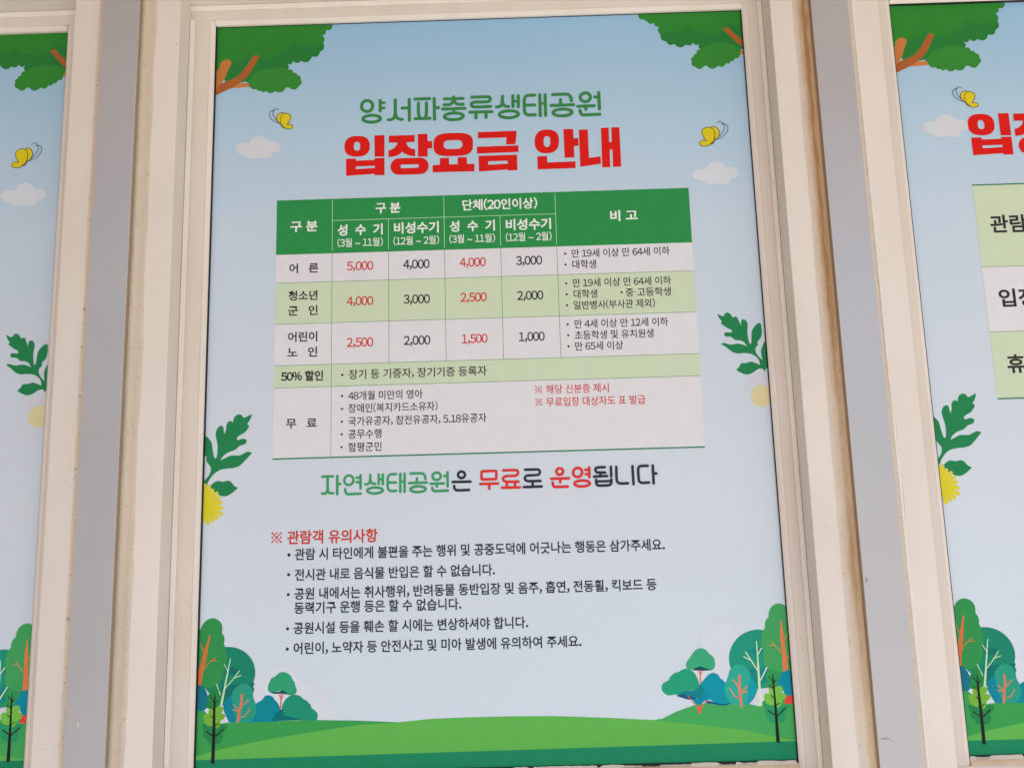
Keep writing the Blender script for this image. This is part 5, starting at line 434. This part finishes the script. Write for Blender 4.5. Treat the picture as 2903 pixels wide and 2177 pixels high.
def paper(name, stops):
    """printed sky: the poster's own blue-to-lilac gradient"""
    m = bpy.data.materials.new(name); nt, N, Lk, b = nodes(m)
    tc = N.new('ShaderNodeTexCoord'); sx = N.new('ShaderNodeSeparateXYZ'); Lk.new(tc.outputs['Generated'], sx.inputs[0])
    nz = N.new('ShaderNodeTexNoise'); nz.inputs['Scale'].default_value = 3; Lk.new(tc.outputs['Object'], nz.inputs['Vector'])
    ad = N.new('ShaderNodeMath'); ad.operation = 'MULTIPLY_ADD'; ad.inputs[1].default_value = .06; Lk.new(nz.outputs['Fac'], ad.inputs[0])
    sb = N.new('ShaderNodeMath'); sb.operation = 'SUBTRACT'; sb.inputs[1].default_value = .03; Lk.new(sx.outputs[2], sb.inputs[0]); Lk.new(sb.outputs[0], ad.inputs[2])
    cr = N.new('ShaderNodeValToRGB'); el = cr.color_ramp.elements
    while len(el) < len(stops): el.new(.5)
    for e, (p, c) in zip(el, stops): e.position = p; e.color = lin(c)
    Lk.new(ad.outputs[0], cr.inputs[0]); Lk.new(cr.outputs[0], b.inputs['Base Color'])
    b.inputs['Roughness'].default_value = .5; b.inputs['Specular IOR Level'].default_value = .3
    return m

def plain(name, rgb, rough=.6, spec=.3):
    m = bpy.data.materials.new(name); nt, N, Lk, b = nodes(m)
    tc = N.new('ShaderNodeTexCoord'); nz = N.new('ShaderNodeTexNoise'); nz.inputs['Scale'].default_value = 6; nz.inputs['Detail'].default_value = 6
    Lk.new(tc.outputs['Object'], nz.inputs['Vector'])
    c = lin(rgb); mx = N.new('ShaderNodeMix'); mx.data_type = 'RGBA'
    mx.inputs[6].default_value = tuple(v * .93 for v in c[:3]) + (1,); mx.inputs[7].default_value = tuple(min(.88, v * 1.07) for v in c[:3]) + (1,)
    Lk.new(nz.outputs['Fac'], mx.inputs[0]); Lk.new(mx.outputs[2], b.inputs['Base Color'])
    b.inputs['Roughness'].default_value = rough; b.inputs['Specular IOR Level'].default_value = spec
    return m

PALETTE = dict(g_title=(56,128,68), red_title=(212,28,22), g_slogan=(62,150,95), red_slogan=(216,50,46), ink_dark=(48,50,62),
 cream=(228,236,214), ink=(56,46,50), num_red=(200,60,50), ink_blue=(46,48,64),
 header_green=(46,136,70), row_white=(216,209,208), row_green=(197,206,173), grid=(92,138,88), grid_pale=(190,222,180), border=(56,122,86),
 fol_dark=(42,118,52), fol_mid=(48,126,46), fol_light=(54,130,50), bark_a=(190,116,58), bark_b=(166,92,46), bark_c=(200,118,66),
 bf_wing=(214,190,34), bf_pale=(212,188,44), bf_line=(100,80,36), bf_body=(140,95,80), bf_ant=(72,84,96),
 cloud_a=(204,202,203), cloud_b=(206,207,209), leaf=(38,124,74), daisy=(214,196,46), daisy_pale=(208,200,204), daisy_core=(216,198,150),
 hill_left=(58,150,74), hill_right=(68,160,86), hill_front=(96,172,76), hill_base=(30,130,88), cloud_fill=(209,209,213), cloud_line=(184,187,202), teal_deep=(20,108,98), teal_deep_b=(24,128,122),
 teal_tree=(28,126,96), pale_trunk=(188,214,166), green_tree=(50,138,72), trunk_a=(212,108,56), blue_bush=(22,110,124),
 gap=(206,204,212), twig_green=(36,128,64), twig_shade=(38,126,70), lime=(112,168,54), black_trunk=(34,32,34),
 blue_lobe=(16,126,140), aqua_tree=(44,146,120), coral=(214,116,82), blue_bush2=(8,130,138), coral2=(204,94,76), green_bush=(32,138,106), bush_shade=(4,108,108),
 mint_tree=(48,152,108), mint_under=(16,76,80), teal_tree_b=(34,142,114), pale_trunk_b=(206,222,176), green_tree_b=(68,156,88), trunk_b=(226,122,76),
 blue_bush_b=(14,136,152), red_dome=(224,74,54), twig_green_b=(52,146,80), twig_shade_b=(44,146,94), lime_b=(118,184,70), blue_lobe_b=(22,150,160),
 aqua_tree_b=(46,162,140), coral_b=(228,120,84), coral2_b=(222,98,72), blue_bush_c=(10,142,156), bush_deep=(18,88,120), bush_blue=(8,132,158), bush_shade_b=(16,126,130),
 green_bush_b=(36,152,112), mint_tree_b=(60,160,114))
for k, v in PALETTE.items(): ink(k, v)
M_SKY = paper('poster_sky_print', [(0, (202,208,215)), (.3, (203,206,209)), (.52, (198,202,207)), (.7, (190,200,209)), (.85, (170,193,208)), (1, (142,179,203))])
M_FRAME = plastic('cream_window_plastic', (222,207,193))
M_SASH = plastic('cream_sash_plastic', (214,196,180), specks=.3)
M_LIP_LIT = plastic('lip_painted_highlight', (234,219,205), specks=.1)  # same sash plastic, lightened to paint in the highlight on its rounded ridges
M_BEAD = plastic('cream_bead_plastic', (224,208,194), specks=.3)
M_SILLBEAD = plastic('yellowed_bead_plastic', (216,188,158), specks=.6, tint=(170,125,80), tint_amt=.6)
M_GASKET = plain('black_rubber', (34,30,32), .7)
M_POST = plain('grey_post_sheet', (178,172,171), .36, .4)
M_POST.node_tree.nodes['Principled BSDF'].inputs['Metallic'].default_value = .22
M_FLAKE = plain('white_sealant', (226,216,206), .7)
M_RESID = plain('old_glue', (150,132,116), .8)
M_SCUFF = plain('grey_scuff', (150,146,148), .6)
M_RETURN = plain('beige_post_return', (160,140,120), .6)
M_SEAL_PALE = grime('pale_sealant', [(0, (194,173,147)), (.3, (213,194,170)), (.7, (201,180,156)), (1, (208,189,171))], wob=.28, low=[(0, (196,176,152)), (.3, (206,186,163)), (.65, (192,171,148)), (1, (210,192,175))])
M_SEAL_RUST = grime('rust_stained_sealant', [(0, (212,192,175)), (.28, (202,178,158)), (.46, (186,150,114)), (.6, (158,112,70)), (.7, (178,132,88)), (.82, (210,172,134)), (1, (200,162,122))], wob=.27, low=[(0, (216,200,184)), (.3, (208,188,170)), (.5, (214,192,168)), (.66, (206,178,146)), (.8, (222,194,156)), (1, (210,178,138))], speck=.28)
M_SEAL_DOT = grime('speckled_sealant', [(0, (218,202,186)), (.5, (206,176,142)), (1, (220,188,150))], wob=.15, speck=.75)
M_SEAL_TORN = grime('peeling_sealant', [(0, (196,174,150)), (.55, (206,186,166)), (.8, (198,178,156)), (1, (220,204,190))], wob=.3)
M_CEIL = plain('timber_soffit', (190,150,118), .7)
M_GROUND = plain('concrete_paving', (176,166,152), .85)
M_WALL = plain('beige_render', (176,150,132), .85)
# ---------------------------------------------------------------- setting
def structure(o): o['kind'] = 'structure'; return o
structure(box('ground', -25, 25, -30, 2, -.15, 0, M_GROUND))
structure(box('wall', -4, 4, .06, .26, 0, 3.1, M_WALL))
structure(box('wall', -2.3, -2.0, -3.6, .058, 0, 2.795, M_WALL))     # unseen wall, added left of the windows to dim and warm that side
structure(box('ceiling', -9, 9, -2.2, .055, 2.80, 2.9, M_CEIL))

Z_SILL, Z_HEAD = 1000.0, 2262.0       # outer frame, mm
PZ0, PZ1 = G['pz0'], G['pz1']

def sealant(name, x0, x1, wave, mat, parent, side, d0=45.2):
    """hand-run bead along the outer edge of a frame; 'side' is the edge that wanders"""
    rng = random.Random(hash(name + str(int(x0))) % 1000 if False else int(abs(x0) * 7) % 997)
    n = 90; vs, fs = [], []; off = 0
    for i in range(n + 1):
        z = Z_SILL + (Z_HEAD - Z_SILL) * i / n
        off = .8 * off + rng.uniform(-wave, wave)
        a, b = x0, x1
        if side == 'l': a += off
        else: b += off
        for u, d in ((a, -.4), (a + (b - a) * .12, .55), (a + (b - a) * .5, 1.0), (a + (b - a) * .88, .6), (b, -.4)):
            vs.append((u / 1000, -(d0 + d + rng.uniform(-.12, .12)) / 1000, z / 1000))
    for i in range(n):
        for k in range(4):
            q = i * 5 + k; fs.append((q, q + 1, q + 6, q + 5))
    return mesh_obj(name, vs, fs, [mat], None, parent, True)

def curl(name, pts, r, mat, parent):
    """a strand of sealant that has come loose"""
    cu = spline(pts, False); vs, fs = [], []
    for i, (x, z) in enumerate(cu):
        a = cu[max(0, i - 1)]; b = cu[min(len(cu) - 1, i + 1)]; dx, dz = b[0] - a[0], b[1] - a[1]; L = math.hypot(dx, dz) or 1
        rr = r * (.45 + .55 * math.sin(math.pi * (i + .6) / (len(cu) + .2)))
        for k in range(6):
            t = 2 * math.pi * k / 6; u = math.cos(t) * rr; w = math.sin(t) * rr
            vs.append(((x - dz / L * u) / 1000, -(45.35 + w) / 1000, (z + dx / L * u) / 1000))
    for i in range(len(cu) - 1):
        for k in range(6): fs.append((i * 6 + k, i * 6 + (k + 1) % 6, i * 6 + 6 + (k + 1) % 6, i * 6 + 6 + k))
    return mesh_obj(name, vs, fs, [mat], None, parent, True)

def window(xw0, xp0, xp1, xw1, xo0, xo1, label, lip=1.5):
    """xw: faces of the inner channel wall, xp: visible poster edges, xo: outer edges of the frame"""
    r = bpy.data.objects.new('window_frame', None); C.objects.link(r); r.location = (0, 0, 0)
    tag(r, label, 'window frame', 'cream plastic window frames', 'thing')
    fr = []
    extr = lambda nm, prof, ax, a0, a1, m, bv=.0009: extrude(nm, prof, ax, a0, a1, m, r, bv)
    extr('jamb', [(xo0, -20), (xo0, 45), (xw0, 45), (xw0, -20)], 'z', Z_SILL, Z_HEAD, M_FRAME)
    extr('jamb', [(xw1, -20), (xw1, 45), (xo1, 45), (xo1, -20)], 'z', Z_SILL, Z_HEAD, M_FRAME)
    zt = G['wall_t'] + .8; zb = PZ0 - 37
    extr('head_rail', [(zt, -20), (zt, 43.6), (Z_HEAD - .4, 43.6), (Z_HEAD - .4, -20)], 'x', xw0 + .05, xw1 - .05, M_FRAME)
    extr('sill_rail', [(Z_SILL + .4, -20), (Z_SILL + .4, 43.6), (zb, 43.6), (zb, -20)], 'x', xw0 + .05, xw1 - .05, M_FRAME)
    # sash: outer lip, flat face, glazing bead; stiles butt under the rails at the bead line
    ft = G['face_t']; fb = PZ0 - 9
    def member(nm, w, p, ax, a0, a1, mat):
        s = 1 if p > w else -1
        extr('sash_lip', [(w + s * .05, -12), (w + s * .05, 11.5), (w + s * .9, 13.6), (w + s * 2.6, 13.8), (w + s * 3.3, 11.6), (w + s * 4.2, 11.6), (w + s * 4.8, 12.6), (w + s * 5.6, 12.4), (w + s * 6.95, 8.6), (w + s * 6.95, -12)], ax, a0 + .05, a1 - .05, M_LIP_LIT, .0003)
        extr(nm, [(w + s * 7.0, -12), (w + s * 7.0, 9.2), (p - s * 7.45, 9.0), (p - s * 7.45, -12)], ax, a0, a1, mat)
    def bead(w, p, ax, a0, a1, mat):
        s = 1 if p > w else -1
        extr('glazing_bead', [(p - s * 7.4, -10), (p - s * 7.4, 8.6), (p - s * 5.2, 8.9), (p - s * .8, 5.6), (p - s * .1, 4.6), (p - s * .1, -10)], ax, a0, a1, mat, .0004)
    zbt, zbb = PZ1, PZ0
    member('sash_rail', zt, zbt, 'x', xw0 + .2, xw1 - .2, M_SASH)
    member('sash_rail', zb, zbb - 2.4, 'x', xw0 + .2, xw1 - .2, M_SASH)
    member('sash_stile', xw0, xp0, 'z', zbb - 9.6, zbt + 7.2, M_SASH)
    member('sash_stile', xw1, xp1, 'z', zbb - 9.6, zbt + 7.2, M_SASH)
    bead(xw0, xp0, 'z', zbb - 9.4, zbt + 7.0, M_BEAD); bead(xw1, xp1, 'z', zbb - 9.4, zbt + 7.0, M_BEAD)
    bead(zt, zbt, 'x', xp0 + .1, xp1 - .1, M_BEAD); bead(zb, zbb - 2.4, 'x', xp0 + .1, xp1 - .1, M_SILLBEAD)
    # black glazing rubber lining the rebate, showing as a thin dark line round the poster
    vs, fs = [], []
    def slab(x0, x1, z0, z1, d):
        b = len(vs)
        for y in (.004, -d / 1000):
            vs.extend([(x0/1000, y, z0/1000), (x1/1000, y, z0/1000), (x1/1000, y, z1/1000), (x0/1000, y, z1/1000)])
        fs.extend([tuple(b + i for i in f) for f in ((3,2,1,0),(4,5,6,7),(0,1,5,4),(1,2,6,5),(2,3,7,6),(3,0,4,7))])
    slab(xp0 - .15, xp0 + .7, zbb - 3, zbt + .1, 4.9); slab(xp1 - .35, xp1 + .15, zbb - 3, zbt + .1, 4.2)
    slab(xp0 + .75, xp1 - .4, zbt - .3 - .05 * lip, zbt + .15, lip); slab(xp0 + .75, xp1 - .4, zbb - 3.2, zbb + .3, 1.9)
    mesh_obj('glazing_rubber', vs, fs, [M_GASKET], None, r)
    # crumbling putty along the bottom edge
    rng = random.Random(int(abs(xp0))); vs, fs = [], []; x = xp0 + 1; top = 0
    while x < xp1 - 1:
        w = rng.uniform(1.5, 9)
        if rng.random() < .3: top = rng.choice([-2.6, -2.4, -1.2, .2, .5, .6])
        t = top + rng.uniform(-.35, .35)
        vs += [(x/1000, -.0058, (zbb - 3.4)/1000), (x/1000, -.0024, (zbb + t)/1000)]; x += w
    fs = [(2*i, 2*i+2, 2*i+3, 2*i+1) for i in range(len(vs)//2 - 1)]
    mesh_obj('putty', vs, fs, [M_BEAD], None, r)
    return r

w_c = window(G['wall_l'], G['px0'], G['px1'], G['wall_r'], G['post_l_in'] - 22, G['post_r_in'] + 22, 'middle cream window frame between two grey strips, its right edge streaked rust brown')
TW = G['px1'] - G['px0']
w_l = window(G['lp1'] - TW - 36, G['lp1'] - TW, G['lp1'], G['lwall'], G['lwall'] - TW - 200, G['post_l_out'] + 22, 'cream window frame around the left poster, cut off at the left, with speckled tan sealant', .4)
w_r = window(G['rwall'], G['rp0'], G['rp0'] + TW, G['rp0'] + TW + 36, G['post_r_out'] - 22, G['rp0'] + TW + 140, 'cream window frame around the right poster, cut off at the right, with peeling white sealant', 4.4)
sealant('sealant', G['post_l_side'] - 3, G['seal_l'], .9, M_SEAL_PALE, w_c, 'r')
sealant('sealant', G['seal_r'], G['post_r_side'] + 3, .7, M_SEAL_RUST, w_c, 'l')
sealant('sealant', G['post_l_out'] - 12.8, G['post_l_out'] + 4, .5, M_SEAL_DOT, w_l, 'l')
sealant('sealant', G['post_r_out'] - 4, G['post_r_out'] + 11.5, .9, M_SEAL_TORN, w_r, 'r')
sealant('sealant_edge', G['post_r_out'] + 10.2, G['post_r_out'] + 12.4, .7, M_FLAKE, w_r, 'r', 45.5)
for s_ in CURLS: curl('loose_sealant', s_[1:], s_[0], M_FLAKE, w_r)

rng = random.Random(5); vs, fs = [], []
for k in range(26):
    x = RESID[0] + (RESID[2] - RESID[0]) * rng.choice([rng.random(), rng.uniform(0, .12), rng.uniform(.85, 1)]); z = RESID[3] + (RESID[1] - RESID[3]) * rng.random() ** .8
    a, h_ = rng.uniform(.15, .5), rng.uniform(.2, 1.0); q = len(vs)
    vs += [((x + u * a) / 1000, -.00935, (z + w * h_) / 1000) for u, w in ((-1, -.4), (.2, -1), (1, .1), (.1, 1))]; fs.append((q, q + 1, q + 2, q + 3))
mesh_obj('glue_residue', vs, fs, [M_RESID], None, w_c)

def post(x0, x1, label):
    r = bpy.data.objects.new('wall_post', None); C.objects.link(r)
    tag(r, label, 'wall post', 'grey strips between the windows', 'thing')
    fs = box('face_sheet', x0/1000, x1/1000, -.0562, -.0548, .55, 2.78, M_POST, r)
    fs.data.materials.append(M_BEAD)
    for p in fs.data.polygons: p.material_index = 1 if abs(p.normal.x) > .5 else 0
    box('return_edge', (x0 + .5)/1000, (x1 - .5)/1000, -.0547, .058, .55, 2.78, M_RETURN, r)
    return r
pl_ = post(G['post_l_out'], G['post_l_in'], 'grey strip left of the middle window, darker and browner towards its top')
pr_ = post(G['post_r_in'], G['post_r_out'], 'grey strip right of the middle window, beside the rust stained sealant')

def chip(pts, mat, par):
    vs = [(x / 1000, -.0563, z / 1000) for x, z in pts]
    return mesh_obj('paint_chip', vs, [tuple(range(len(vs)))], [mat], None, par)
chip(CHIP, M_BEAD, pl_)
for s_ in SCUFFS: chip(s_, M_SCUFF, pr_)
# ---------------------------------------------------------------- posters
OX, OZ = G['px0'], G['pz0']
RECT = (G['px0'] - .3, G['px1'] + .3, G['pz0'] - .5, G['pz1'] + .2)
def sheet(label):
    w, h = TW / 1000, (PZ1 - PZ0) / 1000; e = .0004
    vs = [(x, y, z) for y in (.0025, 0) for x, z in ((-e, -e), (w + e, -e), (w + e, h + e), (-e, h + e))]
    fs = [(3,2,1,0), (4,5,6,7), (0,1,5,4), (1,2,6,5), (2,3,7,6), (3,0,4,7)]
    o = mesh_obj('poster', vs, fs, [M_SKY])
    return tag(o, label, 'poster', 'park posters set into the windows')
p_c = sheet('middle poster with green and red titles above a green price table')
p_c.location = (OX / 1000, 0, OZ / 1000)
p_l = sheet('left poster cut by the photo edge, showing butterfly, leaf sprig and trees but no writing')
p_l.location = ((G['lp1'] - TW) / 1000, 0, OZ / 1000)
p_r = sheet('right poster cut by the photo edge, with a red title and pale green rows')
p_r.location = (G['rp0'] / 1000, 0, OZ / 1000)

NAMES = {'foliage_branch_a': 'foliage_branch', 'foliage_branch_b': 'foliage_branch', 'butterfly_a': 'butterfly', 'butterfly_b': 'butterfly', 'cloud_a': 'cloud', 'cloud_b': 'cloud',
 'leaf_sprig_a': 'leaf_sprig', 'leaf_sprig_b': 'leaf_sprig', 'daisy_a': 'daisy', 'daisy_b': 'daisy', 'outlined_cloud_a': 'outlined_cloud', 'outlined_cloud_b': 'outlined_cloud',
 'round_tree_a': 'round_tree', 'round_tree_b': 'round_tree', 'tall_tree_a': 'tall_tree', 'tall_tree_b': 'tall_tree', 'teal_bush_a': 'teal_bush', 'teal_bush_b': 'teal_bush',
 'young_tree_a': 'young_tree', 'young_tree_b': 'young_tree', 'small_tree_a': 'small_tree', 'small_tree_b': 'small_tree', 'bush_group_a': 'bush_group', 'bush_group_b': 'bush_group'}
PART_LABEL = {'butterfly_a': 'yellow butterfly with feelers to the left', 'butterfly_b': 'yellow butterfly with feelers to the right', 'daisy_a': 'bright yellow daisy', 'daisy_b': 'pale pink daisy with a tan centre',
 'park_title': 'green rounded title lettering', 'fee_title': 'heavy red title lettering', 'slogan': 'green, red and black slogan lettering', 'red_dome': 'small red dome among the trees'}
for key, (layer, prims) in ART.items():
    if key in ('fee_title_start',): continue
    f = Flat(layer); f.prims(prims)
    o = f.build(NAMES.get(key, key), p_c)
    if key in PART_LABEL: o['label'] = PART_LABEL[key]
    if key not in ('park_title', 'fee_title', 'slogan'):
        for q in (p_l, p_r):
            c = o.copy(); link(c, q)

# price table
xs, zs = TB['xs'], TB['zs']
f = Flat(4)
f.rect('row_white', xs[0], xs[6], zs[3], zs[2]); f.rect('row_green', xs[0], xs[6], zs[4], zs[3]); f.rect('row_white', xs[0], xs[6], zs[5], zs[4])
f.rect('row_green', xs[0], xs[6], zs[6], zs[5]); f.rect('row_white', xs[0], xs[6], zs[7], zs[6])
table = f.build('price_table', p_c)
f = Flat(4.6); f.rect('header_green', xs[0], xs[6], zs[2], zs[0]); head = f.build('table_header', table)
f = Flat(5.2); h = .35
for z in zs[3:7]: f.rect('grid', xs[0], xs[6], z - h, z + h)
f.rect('grid', xs[1] - h, xs[1] + h, zs[7], zs[2])
for x in xs[2:6]: f.rect('grid', x - h, x + h, zs[5], zs[2])
f.rect('border', xs[0], xs[6] , zs[7] - 1.0, zs[7] + 1.0)
f.rect('grid_pale', xs[1], xs[5], zs[1] - h, zs[1] + h)
for x in (xs[1], xs[3], xs[5]): f.rect('grid_pale', x - h, x + h, zs[2] + 3, zs[0] - 2)
for x in (xs[2], xs[4]): f.rect('grid_pale', x - h, x + h, zs[2] + 3, zs[1])
f.build('table_line', table)
load_glyphs(TX)
for grp, nm, par in (('table_header_lettering', 'header_lettering', head), ('table_lettering', 'table_lettering', table), ('notice_lettering', 'notice_line', p_c)):
    left = [b for b in BUL if b[0] == grp]
    for t in [t for t in TX if t[0] == grp]:
        f = Flat(6.2); f.text(*t[1:])
        for b in [b for b in left if abs(b[2] - t[6]) < 8 and 0 < t[4] - b[1] < 12]:
            f.disc(b[4], b[1], b[2], b[3]); left.remove(b)
        f.build(nm, table if grp.startswith('table') else par)
    if left: print('bullets without a line', left)

# the right-hand poster's own lettering and rows (what the photo shows of them)
OX, OZ = G['rp0'], G['pz0']
rx, rz = RT['x0'], RT['zs']; rx1 = rx + 590
f = Flat(4); f.rect('row_green', rx, rx1, rz[1], rz[0]); f.rect('row_white', rx, rx1, rz[2], rz[1]); f.rect('row_green', rx, rx1, rz[3], rz[2])
tb2 = f.build('hours_table', p_r)
f = Flat(5)
f.rect('border', rx, rx1, rz[0] - 1, rz[0] + 1); f.rect('border', rx, rx1, rz[3] - 1, rz[3] + 1)
for z in rz[1:3]: f.rect('grid', rx, rx1, z - .35, z + .35)
f.build('table_line', tb2)
for t in TX:
    if t[0] == 'row_lettering':
        f = Flat(6.2); f.text(*t[1:]); f.build('row_lettering', tb2)
f = Flat(7)
sx, ox, oz, sz, cz = RTITLE
RECT = (-1e5, 1e5, -1e5, 1e5)
tr = lambda p: ((p[0] - ox) * sx + sz, (p[1] - oz) * sx + cz) + tuple(p[2:])
f.prims([[q[0], q[1], [[tr(p) for p in l] for l in q[2]]] for q in ART['fee_title_start'][1]])
f.build('fee_title', p_r)
